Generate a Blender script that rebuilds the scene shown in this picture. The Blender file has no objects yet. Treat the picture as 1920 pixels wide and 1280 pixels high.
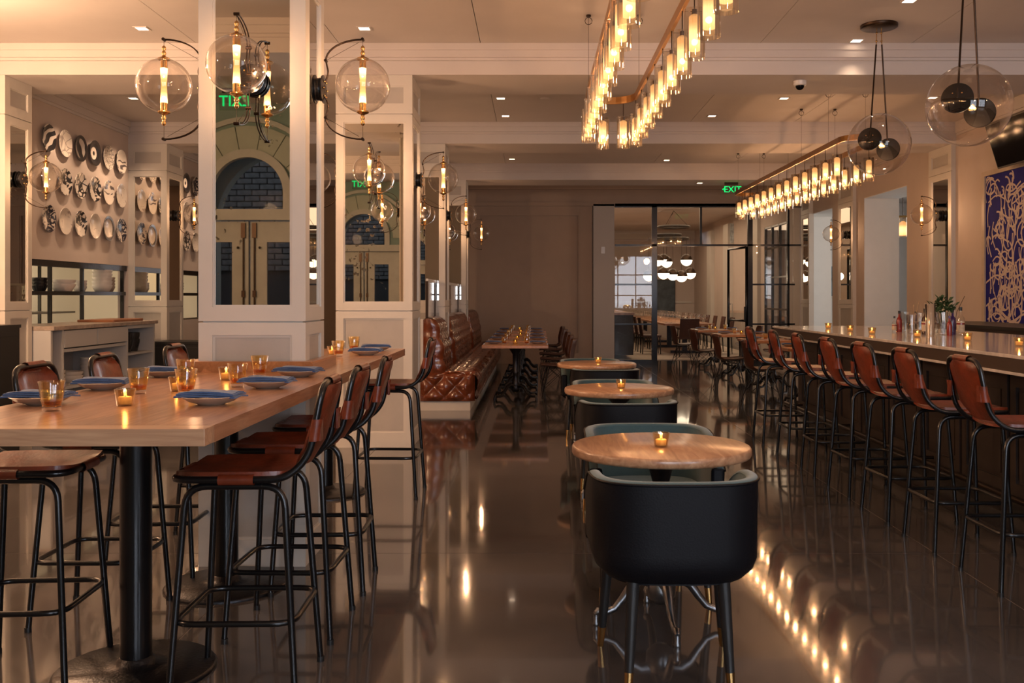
import bpy, bmesh, math, random
from mathutils import Vector, Matrix
random.seed(7)
PI = math.pi
sc = bpy.context.scene
COL = sc.collection

# ------------------------------------------------------------------ camera, world, daylight, exposure
cam_d = bpy.data.cameras.new('camera'); cam = bpy.data.objects.new('camera', cam_d); COL.objects.link(cam)
cam.location = (0, 0, 1.4); cam.rotation_euler = (PI/2, 0, 0)
cam_d.sensor_width = 36; cam_d.lens = 33.75; cam_d.shift_x = -40/1920; cam_d.shift_y = -83/1920
cam_d.clip_end = 200; cam_d.clip_start = 0.05
sc.camera = cam
sc.view_settings.view_transform = 'Standard'; sc.view_settings.look = 'None'
sc.view_settings.gamma = 1; sc.view_settings.use_curve_mapping = False
sc.view_settings.exposure = -0.14

w = bpy.data.worlds.new('world'); sc.world = w; w.use_nodes = True
w.node_tree.nodes['Background'].inputs[0].default_value = (0.42, 0.52, 0.75, 1)
w.node_tree.nodes['Background'].inputs[1].default_value = 0.15

def area(name, loc, rot, sx, sy, power, color):
    l = bpy.data.lights.new(name, 'AREA'); l.shape = 'RECTANGLE'; l.size = sx; l.size_y = sy
    l.energy = power; l.color = color
    o = bpy.data.objects.new(name, l); COL.objects.link(o); o.location = loc; o.rotation_euler = rot
    return o
def point(name, loc, power, color, r=0.05):
    l = bpy.data.lights.new(name, 'POINT'); l.energy = power; l.color = color; l.shadow_soft_size = r
    o = bpy.data.objects.new(name, l); COL.objects.link(o); o.location = loc
    return o
def spot(name, loc, power, color, ang=100, r=0.04, blend=0.8):
    l = bpy.data.lights.new(name, 'SPOT'); l.energy = power; l.color = color; l.shadow_soft_size = r
    l.spot_size = math.radians(ang); l.spot_blend = blend
    o = bpy.data.objects.new(name, l); COL.objects.link(o); o.location = loc
    return o
WARM2 = (1.0, 0.68, 0.48); WARM = (1.0, 0.60, 0.34); AMBER = (1.0, 0.50, 0.20); DAY = (0.86, 0.88, 1.0)
# evening daylight behind the entrance windows (outside the glass, shining in)
area('window_daylight', (0.9, -2.3, 1.9), (PI/2, 0, 0), 2.4, 2.6, 230, DAY)
area('window_daylight', (4.1, -2.3, 1.9), (PI/2, 0, 0), 2.4, 2.6, 230, DAY)
area('street_daylight', (-3.6, -4.0, 5.0), (math.radians(-50), 0, 0), 5, 3, 35, DAY)
area('side_room_daylight', (9.5, 18, 2.4), (PI/2, 0, PI/2), 7, 2.6, 170, (1.0, 0.96, 0.90))
area('kitchen_lamp', (-6.3, 12.2, 2.8), (0, math.radians(58), 0), 1.0, 6, 520, (1.0, 0.80, 0.55))
area('private_room_area', (3.6, 27, 3.6), (0, 0, 0), 3, 9, 150, (1.0, 0.72, 0.47))  # broad downward area light just below the private room ceiling

# unseen lamps: left aisle inferred from its bright ceiling, entrance ones added as fill
for x, y, p in ((-4.7, 6.6, 330), (-4.4, 2.6, 90), (-1.1, 1.0, 12), (2.0, 1.4, 40), (4.6, 1.5, 40)): point('unseen_warm_lamp', (x, y, 2.85), p, WARM, .12)

# ------------------------------------------------------------------ materials
MATS = {}
def newmat(name):
    m = bpy.data.materials.new(name); m.use_nodes = True; m.node_tree.nodes.clear(); MATS[name] = m
    return m, m.node_tree.nodes, m.node_tree.links
def pm(name, col, rough=0.5, metal=0.0, spec=0.5, coat=0.0, vary=0.0, vscale=6.0, bump=0.0, bscale=60.0, stretch=(1,1,1), sheen=0.0, emit=None, estr=0.0, rvar=0.0, coord='Object'):
    m, n, l = newmat(name)
    out = n.new('ShaderNodeOutputMaterial'); b = n.new('ShaderNodeBsdfPrincipled'); l.new(b.outputs[0], out.inputs[0])
    b.inputs['Base Color'].default_value = (*col, 1); b.inputs['Roughness'].default_value = rough
    b.inputs['Metallic'].default_value = metal; b.inputs['Specular IOR Level'].default_value = spec
    b.inputs['Coat Weight'].default_value = coat; b.inputs['Coat Roughness'].default_value = 0.12
    b.inputs['Sheen Weight'].default_value = sheen
    if emit: b.inputs['Emission Color'].default_value = (*emit, 1); b.inputs['Emission Strength'].default_value = estr
    tc = n.new('ShaderNodeTexCoord'); mp = n.new('ShaderNodeMapping'); l.new(tc.outputs[coord], mp.inputs[0]); mp.inputs['Scale'].default_value = stretch
    if vary or rvar:
        t = n.new('ShaderNodeTexNoise'); t.inputs['Scale'].default_value = vscale; t.inputs['Detail'].default_value = 5; t.inputs['Roughness'].default_value = .6
        l.new(mp.outputs[0], t.inputs[0])
        if vary:
            r = n.new('ShaderNodeValToRGB'); l.new(t.outputs[0], r.inputs[0])
            r.color_ramp.elements[0].position = .3; r.color_ramp.elements[1].position = .7
            r.color_ramp.elements[0].color = (*[c*(1-vary) for c in col], 1); r.color_ramp.elements[1].color = (*[min(1, c*(1+vary)) for c in col], 1)
            l.new(r.outputs[0], b.inputs['Base Color'])
        if rvar:
            mr = n.new('ShaderNodeMapRange'); l.new(t.outputs[0], mr.inputs[0]); mr.inputs[1].default_value = .3; mr.inputs[2].default_value = .7
            mr.inputs[3].default_value = max(0.02, rough-rvar); mr.inputs[4].default_value = rough+rvar; l.new(mr.outputs[0], b.inputs['Roughness'])
    if bump:
        t2 = n.new('ShaderNodeTexNoise'); t2.inputs['Scale'].default_value = bscale; t2.inputs['Detail'].default_value = 3
        l.new(mp.outputs[0], t2.inputs[0]); bp = n.new('ShaderNodeBump'); bp.inputs['Strength'].default_value = bump; bp.inputs['Distance'].default_value = .01
        l.new(t2.outputs[0], bp.inputs['Height']); l.new(bp.outputs[0], b.inputs['Normal'])
    return m
def emis(name, col, s):
    m, n, l = newmat(name); out = n.new('ShaderNodeOutputMaterial'); e = n.new('ShaderNodeEmission')
    e.inputs[0].default_value = (*col, 1); e.inputs[1].default_value = s; l.new(e.outputs[0], out.inputs[0]); return m
def emis_grad(name, c_hot, c_cool, s_hot, s_cool, axis_fn):
    # lamp glass that glows hotter near its filament; axis_fn: 'ends' or 'low'
    m, n, l = newmat(name); out = n.new('ShaderNodeOutputMaterial'); e = n.new('ShaderNodeEmission')
    tc = n.new('ShaderNodeTexCoord'); sp = n.new('ShaderNodeSeparateXYZ'); l.new(tc.outputs['Generated'], sp.inputs[0])
    r = n.new('ShaderNodeValToRGB'); l.new(sp.outputs[2], r.inputs[0]); el = r.color_ramp.elements
    if axis_fn == 'ends':
        el[0].position = 0.0; el[0].color = (.9, .9, .9, 1); el[1].position = 1.0; el[1].color = (.9, .9, .9, 1)
        for p, v in ((.1, 1), (.32, .12), (.5, .0), (.68, .12), (.9, 1)): x = el.new(p); x.color = (v, v, v, 1)
    else:
        el[0].position = 0.0; el[0].color = (.55, .55, .55, 1); el[1].position = 1.0; el[1].color = (.0, .0, .0, 1)
        for p, v in ((.3, 1), (.5, .9), (.75, .12)): x = el.new(p); x.color = (v, v, v, 1)
    mc = n.new('ShaderNodeMix'); mc.data_type = 'RGBA'; l.new(r.outputs[0], mc.inputs[0])
    mc.inputs[6].default_value = (*c_cool, 1); mc.inputs[7].default_value = (*c_hot, 1)
    ms = n.new('ShaderNodeMapRange'); l.new(r.outputs[0], ms.inputs[0]); ms.inputs[3].default_value = s_cool; ms.inputs[4].default_value = s_hot
    l.new(mc.outputs[2], e.inputs[0]); l.new(ms.outputs[0], e.inputs[1])
    tr = n.new('ShaderNodeBsdfTransparent'); tr.inputs[0].default_value = (.60, .50, .38, 1)      # frosted glass lets the bulb inside shine through
    ad = n.new('ShaderNodeAddShader'); l.new(e.outputs[0], ad.inputs[0]); l.new(tr.outputs[0], ad.inputs[1]); l.new(ad.outputs[0], out.inputs[0]); return m
def thin_glass(name, tint=(1, 1, 1), rough=0.0, ior=1.45, extra=0.0):
    m, n, l = newmat(name); out = n.new('ShaderNodeOutputMaterial')
    t = n.new('ShaderNodeBsdfTransparent'); t.inputs[0].default_value = (*tint, 1)
    g = n.new('ShaderNodeBsdfGlossy'); g.inputs['Roughness'].default_value = rough; g.inputs[0].default_value = (1, 1, 1, 1)
    f = n.new('ShaderNodeLayerWeight'); f.inputs[0].default_value = .5
    pw = n.new('ShaderNodeMath'); pw.operation = 'POWER'; l.new(f.outputs['Facing'], pw.inputs[0]); pw.inputs[1].default_value = 2.5
    ml = n.new('ShaderNodeMath'); ml.operation = 'MULTIPLY'; l.new(pw.outputs[0], ml.inputs[0]); ml.inputs[1].default_value = .85
    a = n.new('ShaderNodeMath'); a.operation = 'ADD'; a.use_clamp = True; l.new(ml.outputs[0], a.inputs[0]); a.inputs[1].default_value = ((ior-1)/(ior+1))**2+extra
    mx = n.new('ShaderNodeMixShader'); l.new(a.outputs[0], mx.inputs[0]); l.new(t.outputs[0], mx.inputs[1]); l.new(g.outputs[0], mx.inputs[2])
    l.new(mx.outputs[0], out.inputs[0]); return m
def wood(name, c1, c2, rough=0.35, scale=3.0, stretch=(12, 1, 12), coat=0.3):
    m, n, l = newmat(name); out = n.new('ShaderNodeOutputMaterial'); b = n.new('ShaderNodeBsdfPrincipled'); l.new(b.outputs[0], out.inputs[0])
    tc = n.new('ShaderNodeTexCoord'); mp = n.new('ShaderNodeMapping'); l.new(tc.outputs['Object'], mp.inputs[0]); mp.inputs['Scale'].default_value = stretch
    t = n.new('ShaderNodeTexNoise'); t.inputs['Scale'].default_value = scale; t.inputs['Detail'].default_value = 6; t.inputs['Distortion'].default_value = 1.4; l.new(mp.outputs[0], t.inputs[0])
    mp2 = n.new('ShaderNodeMapping'); l.new(tc.outputs['Object'], mp2.inputs[0]); mp2.inputs['Scale'].default_value = tuple(9 if s > 1 else .25 for s in stretch)
    v = n.new('ShaderNodeTexVoronoi'); v.inputs['Scale'].default_value = 1.0; l.new(mp2.outputs[0], v.inputs[0])
    r = n.new('ShaderNodeValToRGB'); l.new(t.outputs[0], r.inputs[0]); r.color_ramp.elements[0].position = .3; r.color_ramp.elements[1].position = .72
    r.color_ramp.elements[0].color = (*c1, 1); r.color_ramp.elements[1].color = (*c2, 1)
    hs = n.new('ShaderNodeHueSaturation'); l.new(r.outputs[0], hs.inputs['Color'])
    sx = n.new('ShaderNodeSeparateColor'); l.new(v.outputs['Color'], sx.inputs[0])
    mr = n.new('ShaderNodeMapRange'); l.new(sx.outputs[0], mr.inputs[0]); mr.inputs[3].default_value = .82; mr.inputs[4].default_value = 1.15; l.new(mr.outputs[0], hs.inputs['Value'])
    l.new(hs.outputs[0], b.inputs['Base Color']); b.inputs['Roughness'].default_value = rough; b.inputs['Coat Weight'].default_value = coat; b.inputs['Coat Roughness'].default_value = .15
    bp = n.new('ShaderNodeBump'); bp.inputs['Strength'].default_value = .08; bp.inputs['Distance'].default_value = .005; l.new(t.outputs[0], bp.inputs['Height']); l.new(bp.outputs[0], b.inputs['Normal'])
    return m
def mirror_mat(name, tint, spots):
    m, n, l = newmat(name); out = n.new('ShaderNodeOutputMaterial'); b = n.new('ShaderNodeBsdfPrincipled'); l.new(b.outputs[0], out.inputs[0])
    b.inputs['Metallic'].default_value = 1; b.inputs['Roughness'].default_value = .015
    tc = n.new('ShaderNodeTexCoord'); t = n.new('ShaderNodeTexNoise'); t.inputs['Scale'].default_value = 22; t.inputs['Detail'].default_value = 4; l.new(tc.outputs['Object'], t.inputs[0])
    t2 = n.new('ShaderNodeTexNoise'); t2.inputs['Scale'].default_value = 1.7; l.new(tc.outputs['Object'], t2.inputs[0])
    mu = n.new('ShaderNodeMath'); mu.operation = 'MULTIPLY'; l.new(t.outputs[0], mu.inputs[0]); l.new(t2.outputs[0], mu.inputs[1])
    r = n.new('ShaderNodeValToRGB'); l.new(mu.outputs[0], r.inputs[0]); r.color_ramp.elements[0].position = spots; r.color_ramp.elements[1].position = spots+.035
    r.color_ramp.elements[0].color = (*tint, 1); r.color_ramp.elements[1].color = (.12, .09, .06, 1)
    l.new(r.outputs[0], b.inputs['Base Color'])
    rr = n.new('ShaderNodeMapRange'); l.new(mu.outputs[0], rr.inputs[0]); rr.inputs[1].default_value = spots; rr.inputs[2].default_value = spots+.04; rr.inputs[3].default_value = .012; rr.inputs[4].default_value = .35; l.new(rr.outputs[0], b.inputs['Roughness'])
    return m

PAINT = pm('cream_paint', (.62, .585, .53), .42, vary=.03, vscale=3, bump=.03, bscale=90)
PANELP = pm('greige_panel', (.44, .41, .375), .6, vary=.05, vscale=4, bump=.1, bscale=220)
CEILP = pm('ceiling_paint', (.59, .545, .52), .75, vary=.03, vscale=2, bump=.03, bscale=50)
WALLP = pm('wall_plaster', (.56, .475, .42), .65, vary=.04, vscale=2, bump=.05, bscale=80)
TAUPE = pm('taupe_wall', (.38, .28, .21), .6, vary=.05, vscale=2, bump=.06, bscale=90)
WHITEW = pm('white_wall', (.78, .76, .73), .7, vary=.02)
DARKJ = pm('dark_joint', (.03, .026, .022), .8)
CEM = pm('joint_filler', (.16, .13, .11), .5)
BLACKM = pm('black_steel', (.012, .012, .014), .28, .6, .6, coat=.4)
BLACKP = pm('black_paint', (.016, .015, .015), .38, 0, .5)
IRON = pm('cast_iron', (.045, .045, .05), .35, .9, .5, bump=.2, bscale=70)
ALU = pm('brushed_aluminium', (.34, .35, .37), .32, 1, .5, vary=.15, vscale=20)
BRASS = pm('aged_brass', (.62, .37, .14), .25, 1, .5, vary=.12, vscale=15)
BRASSD = pm('satin_brass_track', (.45, .24, .09), .33, 1, .5, vary=.1, vscale=8)
DISCM = pm('matte_umber_disc', (.008, .006, .005), .75, 0, .15)
BRONZE = pm('dark_bronze', (.05, .032, .022), .35, .9)
LEATH = pm('cognac_leather', (.155, .027, .009), .36, 0, .5, coat=.2, vary=.5, vscale=9, bump=.18, bscale=45)
LEATHD = pm('oxblood_leather', (.17, .035, .014), .34, 0, .5, coat=.2, vary=.3, vscale=8, bump=.15, bscale=45)
LEATHB = pm('chesterfield_leather', (.15, .036, .012), .2, 0, .6, coat=.45, vary=.4, vscale=5, bump=.1, bscale=40)
BLKL = pm('black_leather', (.004, .004, .006), .5, 0, .22, coat=.0, bump=.08, bscale=160)
TEAL = pm('teal_velvet', (.055, .11, .125), .8, 0, .3, sheen=.35, vary=.15, vscale=7, bump=.1, bscale=120)
NAVY = pm('blue_linen', (.055, .10, .22), .85, 0, .2, sheen=.3, vary=.2, vscale=25, bump=.3, bscale=200)
SHELLB = pm('brown_shell_leather', (.075, .026, .015), .42, 0, .5, vary=.2, vscale=10, bump=.08, bscale=90)
CERAM = pm('speckled_ceramic', (.46, .36, .28), .3, 0, .5, coat=.3, vary=.06, vscale=40)
WHITEC = pm('white_ceramic', (.66, .63, .60), .3, 0, .5, coat=.3)
BLKC = pm('black_ceramic', (.02, .02, .022), .25, 0, .5, coat=.4)
STEEL = pm('kitchen_steel', (.32, .30, .28), .3, 1)
MARBLE = pm('veined_marble', (.60, .56, .53), .09, 0, .6, coat=.3, vary=.18, vscale=5, stretch=(1, 2.5, 1))
MARBLEC = pm('grey_counter_stone', (.40, .33, .28), .3, 0, .5, vary=.3, vscale=14)
BARDARK = pm('espresso_wood', (.030, .021, .017), .42, 0, .5, vary=.2, vscale=3, stretch=(1, 1, 6))
BARAPR = pm('umber_edge', (.05, .034, .025), .4, 0, .5)
OAK = wood('oak_table', (.30, .135, .065), (.53, .285, .16), .28, 3.0, (14, 1, 14), .4)
OAKX = wood('oak_end_board', (.38, .21, .12), (.52, .32, .19), .3, 3.0, (1, 14, 14), .3)
OAKR = wood('oak_round_table', (.30, .145, .075), (.52, .31, .18), .3, 3.0, (10, 1, 10), .35)
OAKD = wood('dark_oak_table', (.36, .15, .06), (.50, .23, .10), .3, 3.0, (10, 1, 10), .35)
BOARD = wood('walnut_board', (.20, .07, .03), (.32, .13, .05), .45, 3, (1, 10, 10), .1)
MIRR = mirror_mat('antique_mirror', (.74, .72, .66), .362)
MIRC = mirror_mat('clear_mirror', (.74, .70, .64), .60)
GLASS = thin_glass('clear_glass', (.95, .945, .93), 0, 1.5, .05)
GLOBE = thin_glass('globe_glass', (.94, .90, .86), 0.0, 1.35, .02)
SHADE = thin_glass('shade_glass', (.95, .90, .83), 0.01, 1.6, .05)
PANE = thin_glass('partition_glass', (.93, .92, .90), 0, 1.45, .0)
WPANE = thin_glass('window_glass', (.80, .82, .82), 0, 1.15, .0)
AMBG = thin_glass('amber_glass', (.97, .86, .60), 0.0, 1.5, .07)
CANDG = thin_glass('candle_glass', (.86, .74, .52), 0.0, 1.5, .08)
AMBD = thin_glass('amber_glass_base', (.86, .55, .22), 0.02, 1.5, .04)
TUBE = emis_grad('lamp_tube_glow', (1.0, .62, .28), (1.0, .40, .12), 4.0, 1.2, 'ends')
FROST = emis_grad('frosted_shade_glow', (1.0, .66, .33), (1.0, .52, .20), 2.0, .7, 'low')
BULB = emis('edison_glow', (1.0, .52, .16), 16.0)
OPAL = emis('opal_glow', (1.0, .80, .56), 3.6)
DOWN = emis('downlight_glow', (1.0, .72, .50), 9.0)
FLAME = emis('flame', (1.0, .46, .10), 14.0)
WAX = pm('lit_wax', (.85, .70, .50), .5, emit=(1.0, .50, .18), estr=.15)
GREEN = emis('green_letters', (.02, 1.0, .22), 1.1)
SIGNG = thin_glass('sign_glass', (.82, .92, .84), 0, 1.45, .02)
BRICK = pm('whitewashed_brick', (.26, .26, .27), .85, vary=.3, vscale=6, bump=.4, bscale=30)
MORT = pm('dark_mortar', (.10, .10, .11), .9)
SAGE = pm('sage_paint', (.20, .30, .27), .6, vary=.08, vscale=3)
SAGEL = pm('pale_sage_paint', (.40, .45, .38), .6, vary=.06, vscale=5)
CREAMD = pm('door_paint', (.45, .47, .43), .5, vary=.08, vscale=4)
LEAF = pm('herb_leaf', (.02, .055, .016), .55, vary=.4, vscale=10)
RUG = pm('pale_rug', (.55, .47, .40), .9, vary=.15, vscale=5, bump=.3, bscale=60)
PAVE = pm('street_paving', (.12, .12, .13), .8, vary=.2)
ARTBLUE = pm('ultramarine_canvas', (.014, .014, .17), .7, 0, .15, vary=.15, vscale=5)
ARTLINE = pm('pale_paint_stroke', (.52, .42, .38), .6)
PALEW = pm('pale_wood_frame', (.50, .40, .30), .4, vary=.1, vscale=9)
SCREEN = pm('screen_glass', (.004, .004, .005), .08, 0, .08)
REDB = pm('red_liquid', (.22, .014, .012), .2, coat=.4)
PURB = pm('purple_glass', (.05, .02, .12), .15, coat=.5)
LABELP = pm('paper_label', (.55, .43, .30), .6, vary=.1, vscale=40)
BRNG = pm('brown_bottle_glass', (.05, .02, .01), .12, coat=.5)
TINCH = pm('polished_tin', (.62, .58, .54), .12, 1)
STRAW = pm('straw', (.45, .30, .16), .5)
PICT = pm('landscape_print', (.10, .16, .20), .5, vary=.9, vscale=3)
BLIND = pm('dusk_picture', (.05, .07, .085), .4, vary=.6, vscale=4)

def floor_mat():
    m, n, l = newmat('polished_concrete'); out = n.new('ShaderNodeOutputMaterial'); b = n.new('ShaderNodeBsdfPrincipled'); l.new(b.outputs[0], out.inputs[0])
    tc = n.new('ShaderNodeTexCoord')
    t = n.new('ShaderNodeTexNoise'); t.inputs['Scale'].default_value = .9; t.inputs['Detail'].default_value = 8; t.inputs['Roughness'].default_value = .62; t.inputs['Distortion'].default_value = .5; l.new(tc.outputs['Object'], t.inputs[0])
    r = n.new('ShaderNodeValToRGB'); l.new(t.outputs[0], r.inputs[0]); r.color_ramp.elements[0].position = .32; r.color_ramp.elements[1].position = .7
    r.color_ramp.elements[0].color = (.050, .045, .043, 1); r.color_ramp.elements[1].color = (.108, .097, .093, 1)
    t2 = n.new('ShaderNodeTexNoise'); t2.inputs['Scale'].default_value = 140; t2.inputs['Detail'].default_value = 2; l.new(tc.outputs['Object'], t2.inputs[0])
    mx = n.new('ShaderNodeMix'); mx.data_type = 'RGBA'; mx.blend_type = 'OVERLAY'; mx.inputs[0].default_value = .22; l.new(r.outputs[0], mx.inputs[6]); l.new(t2.outputs[0], mx.inputs[7]); l.new(mx.outputs[2], b.inputs['Base Color'])
    mr = n.new('ShaderNodeMapRange'); l.new(t.outputs[0], mr.inputs[0]); mr.inputs[1].default_value = .3; mr.inputs[2].default_value = .72; mr.inputs[3].default_value = .05; mr.inputs[4].default_value = .11; l.new(mr.outputs[0], b.inputs['Roughness'])
    b.inputs['Specular IOR Level'].default_value = .75; b.inputs['Coat Weight'].default_value = .35; b.inputs['Coat Roughness'].default_value = .03
    t3 = n.new('ShaderNodeTexNoise'); t3.inputs['Scale'].default_value = 2.2; t3.inputs['Detail'].default_value = 2; l.new(tc.outputs['Object'], t3.inputs[0])
    bp = n.new('ShaderNodeBump'); bp.inputs['Strength'].default_value = .012; bp.inputs['Distance'].default_value = .01; l.new(t3.outputs[0], bp.inputs['Height']); l.new(bp.outputs[0], b.inputs['Normal'])
    return m
CONC = floor_mat()

# ------------------------------------------------------------------ helpers
class MB:
    """collects shapes; build() links them as ONE mesh object"""
    def __init__(s): s.v = []; s.f = []; s.sm = []
    def add(s, vs, fs, smooth=False):
        o = len(s.v); s.v += [tuple(p) for p in vs]; s.f += [tuple(i+o for i in f) for f in fs]; s.sm += [smooth]*len(fs); return s
    def box(s, a, b, bev=0.0):
        x0, y0, z0 = [min(a[i], b[i]) for i in range(3)]; x1, y1, z1 = [max(a[i], b[i]) for i in range(3)]
        if bev <= 0:
            vs = [(x0,y0,z0),(x1,y0,z0),(x1,y1,z0),(x0,y1,z0),(x0,y0,z1),(x1,y0,z1),(x1,y1,z1),(x0,y1,z1)]
            return s.add(vs, [(0,3,2,1),(4,5,6,7),(0,1,5,4),(1,2,6,5),(2,3,7,6),(3,0,4,7)])
        bm = bmesh.new(); bmesh.ops.create_cube(bm, size=1)
        for v in bm.verts: v.co = Vector(((x0+x1)/2+v.co.x*(x1-x0), (y0+y1)/2+v.co.y*(y1-y0), (z0+z1)/2+v.co.z*(z1-z0)))
        bmesh.ops.bevel(bm, geom=list(bm.edges), offset=bev, segments=2, affect='EDGES', profile=.5)
        bm.verts.index_update(); s.add([v.co for v in bm.verts], [[v.index for v in f.verts] for f in bm.faces]); bm.free(); return s
    def tube(s, pts, r, seg=8, closed=False, cap=True, smooth=True):
        pts = [Vector(p) for p in pts]; n = len(pts)
        rs = r if isinstance(r, (list, tuple)) else [r]*n
        up = None; rings = []
        for i in range(n):
            if closed: t = pts[(i+1) % n]-pts[i-1]
            else: t = pts[min(i+1, n-1)]-pts[max(i-1, 0)]
            t = t.normalized() if t.length > 1e-9 else Vector((0, 0, 1))
            if up is None:
                up = Vector((0, 0, 1)) if abs(t.z) < .9 else Vector((1, 0, 0))
            a = up-t*up.dot(t)
            if a.length < 1e-6: a = t.orthogonal()
            a.normalize(); up = a; b = t.cross(a)
            rings.append([pts[i]+(a*math.cos(2*PI*k/seg)+b*math.sin(2*PI*k/seg))*rs[i] for k in range(seg)])
        vs = [p for rg in rings for p in rg]; fs = []
        m = n if closed else n-1
        off = 0
        if closed:
            # align last ring to first
            d = [ (rings[0][0]-rings[-1][k]).length for k in range(seg)]; off = d.index(min(d))
        for i in range(m):
            j = (i+1) % n; o2 = off if (closed and i == n-1) else 0
            for k in range(seg):
                k2 = (k+1) % seg
                if o2: fs.append((i*seg+(k+o2) % seg, i*seg+(k2+o2) % seg, j*seg+k2, j*seg+k))
                else: fs.append((i*seg+k, i*seg+k2, j*seg+k2, j*seg+k))
        s.add(vs, fs, smooth)
        if cap and not closed:
            s.add(rings[0], [tuple(reversed(range(seg)))]); s.add(rings[-1], [tuple(range(seg))])
        return s
    def lathe(s, prof, seg=20, c=(0, 0, 0), smooth=True, flute=0.0, nfl=12, axis=None, cap=True):
        vs = []; fs = []; n = len(prof)
        M = Matrix.Identity(3) if axis is None else Vector((0, 0, 1)).rotation_difference(Vector(axis).normalized()).to_matrix()
        for (r, z) in prof:
            for k in range(seg):
                a = 2*PI*k/seg; rr = r*(1+flute*math.cos(nfl*a)) if r > 0.001 else r
                vs.append(Vector(c)+M @ Vector((rr*math.cos(a), rr*math.sin(a), z)))
        for i in range(n-1):
            for k in range(seg):
                k2 = (k+1) % seg; fs.append((i*seg+k, i*seg+k2, (i+1)*seg+k2, (i+1)*seg+k))
        s.add(vs, fs, smooth)
        if not cap or abs(prof[0][1]-prof[-1][1]) < .002: return s
        if prof[0][0] > 1e-4: s.add(vs[:seg], [tuple(reversed(range(seg)))])
        if prof[-1][0] > 1e-4 and prof[-1] != prof[0]: s.add(vs[-seg:], [tuple(range(seg))])
        return s
    def grid(s, fn, nu, nv, smooth=True, flip=False):
        vs = [fn(i/nu, j/nv) for i in range(nu+1) for j in range(nv+1)]; fs = []
        for i in range(nu):
            for j in range(nv):
                a = i*(nv+1)+j; q = (a, a+nv+1, a+nv+2, a+1); fs.append(tuple(reversed(q)) if flip else q)
        return s.add(vs, fs, smooth)
    def sheet(s, fn, nrm, th, nu, nv):
        """closed thin sheet: front grid, back grid offset by thickness, rim"""
        A = [[Vector(fn(i/nu, j/nv)) for j in range(nv+1)] for i in range(nu+1)]
        N = [[None]*(nv+1) for _ in range(nu+1)]
        for i in range(nu+1):
            for j in range(nv+1):
                du = A[min(i+1, nu)][j]-A[max(i-1, 0)][j]; dv = A[i][min(j+1, nv)]-A[i][max(j-1, 0)]
                q = du.cross(dv); N[i][j] = q.normalized()*nrm if q.length > 1e-12 else Vector((0, 0, 1))
        vs = [A[i][j] for i in range(nu+1) for j in range(nv+1)]+[A[i][j]-N[i][j]*th for i in range(nu+1) for j in range(nv+1)]
        K = (nu+1)*(nv+1); fs = []
        idx = lambda i, j: i*(nv+1)+j
        for i in range(nu):
            for j in range(nv):
                q = (idx(i, j), idx(i+1, j), idx(i+1, j+1), idx(i, j+1)); fs.append(q); fs.append(tuple(K+x for x in reversed(q)))
        ring = [idx(i, 0) for i in range(nu)]+[idx(nu, j) for j in range(nv)]+[idx(i, nv) for i in range(nu, 0, -1)]+[idx(0, j) for j in range(nv, 0, -1)]
        for a, b in zip(ring, ring[1:]+ring[:1]): fs.append((b, a, a+K, b+K))
        return s.add(vs, fs, True)
    def sphere(s, c, r, seg=16, rings=10, sc3=(1, 1, 1)):
        prof = [(r*math.sin(PI*i/rings), -r*math.cos(PI*i/rings)) for i in range(rings+1)]
        o = len(s.v); s.lathe([(max(p[0], 1e-5), p[1]) for p in prof], seg, (0, 0, 0))
        for i in range(o, len(s.v)):
            p = s.v[i]; s.v[i] = (c[0]+p[0]*sc3[0], c[1]+p[1]*sc3[1], c[2]+p[2]*sc3[2])
        return s
    def prism(s, poly, a, b, axis=2, smooth=False):
        """2-D polygon extruded along an axis"""
        def P(p, t):
            q = [0, 0, 0]; o = [i for i in range(3) if i != axis]; q[o[0]] = p[0]; q[o[1]] = p[1]; q[axis] = t; return tuple(q)
        n = len(poly); vs = [P(p, a) for p in poly]+[P(p, b) for p in poly]
        s.add(vs, [(i, (i+1) % n, n+(i+1) % n, n+i) for i in range(n)], smooth); s.add(vs, [tuple(reversed(range(n))), tuple(range(n, 2*n))]); return s
    def mesh(s, name, mat):
        me = bpy.data.meshes.new(name); me.from_pydata(s.v, [], s.f); me.polygons.foreach_set('use_smooth', s.sm); me.materials.append(mat)
        bm = bmesh.new(); bm.from_mesh(me); bmesh.ops.remove_doubles(bm, verts=bm.verts, dist=1e-5); bmesh.ops.recalc_face_normals(bm, faces=bm.faces)
        for e in bm.edges:
            if len(e.link_faces) == 2 and e.calc_face_angle(0) > 1.1: e.smooth = False
        bm.to_mesh(me); bm.free(); me.update(); return me
    def build(s, name, mat, parent=None, loc=None):
        o = bpy.data.objects.new(name, s.mesh(name, mat)); COL.objects.link(o); o.parent = parent
        if loc: o.location = loc
        return o
def fillet(pts, r, n=5, closed=False):
    pts = [Vector(p) for p in pts]; out = []; N = len(pts)
    for i, p in enumerate(pts):
        if not closed and i in (0, N-1): out.append(p); continue
        a = pts[i-1]-p; b = pts[(i+1) % N]-p; rr = min(r, a.length*.49, b.length*.49)
        A = p+a.normalized()*rr; B = p+b.normalized()*rr
        for k in range(n+1):
            t = k/n; out.append(A*(1-t)**2+p*2*t*(1-t)+B*t*t)
    return out
def tag(o, label=None, cat=None, group=None, kind=None):
    if label: o['label'] = label
    if cat: o['category'] = cat
    if group: o['group'] = group
    if kind: o['kind'] = kind
    return o
def thing(name, label, cat, loc=(0, 0, 0), rz=0, group=None):
    o = bpy.data.objects.new(name, None); COL.objects.link(o); o.location = loc; o.rotation_euler = (0, 0, rz); o.empty_display_size = .1
    return tag(o, label, cat, group)
def struct(name, mb, mat, parent=None):
    o = mb.build(name, mat, parent)
    if parent is None: o['kind'] = 'structure'
    return o
KIDS = {}
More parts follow.
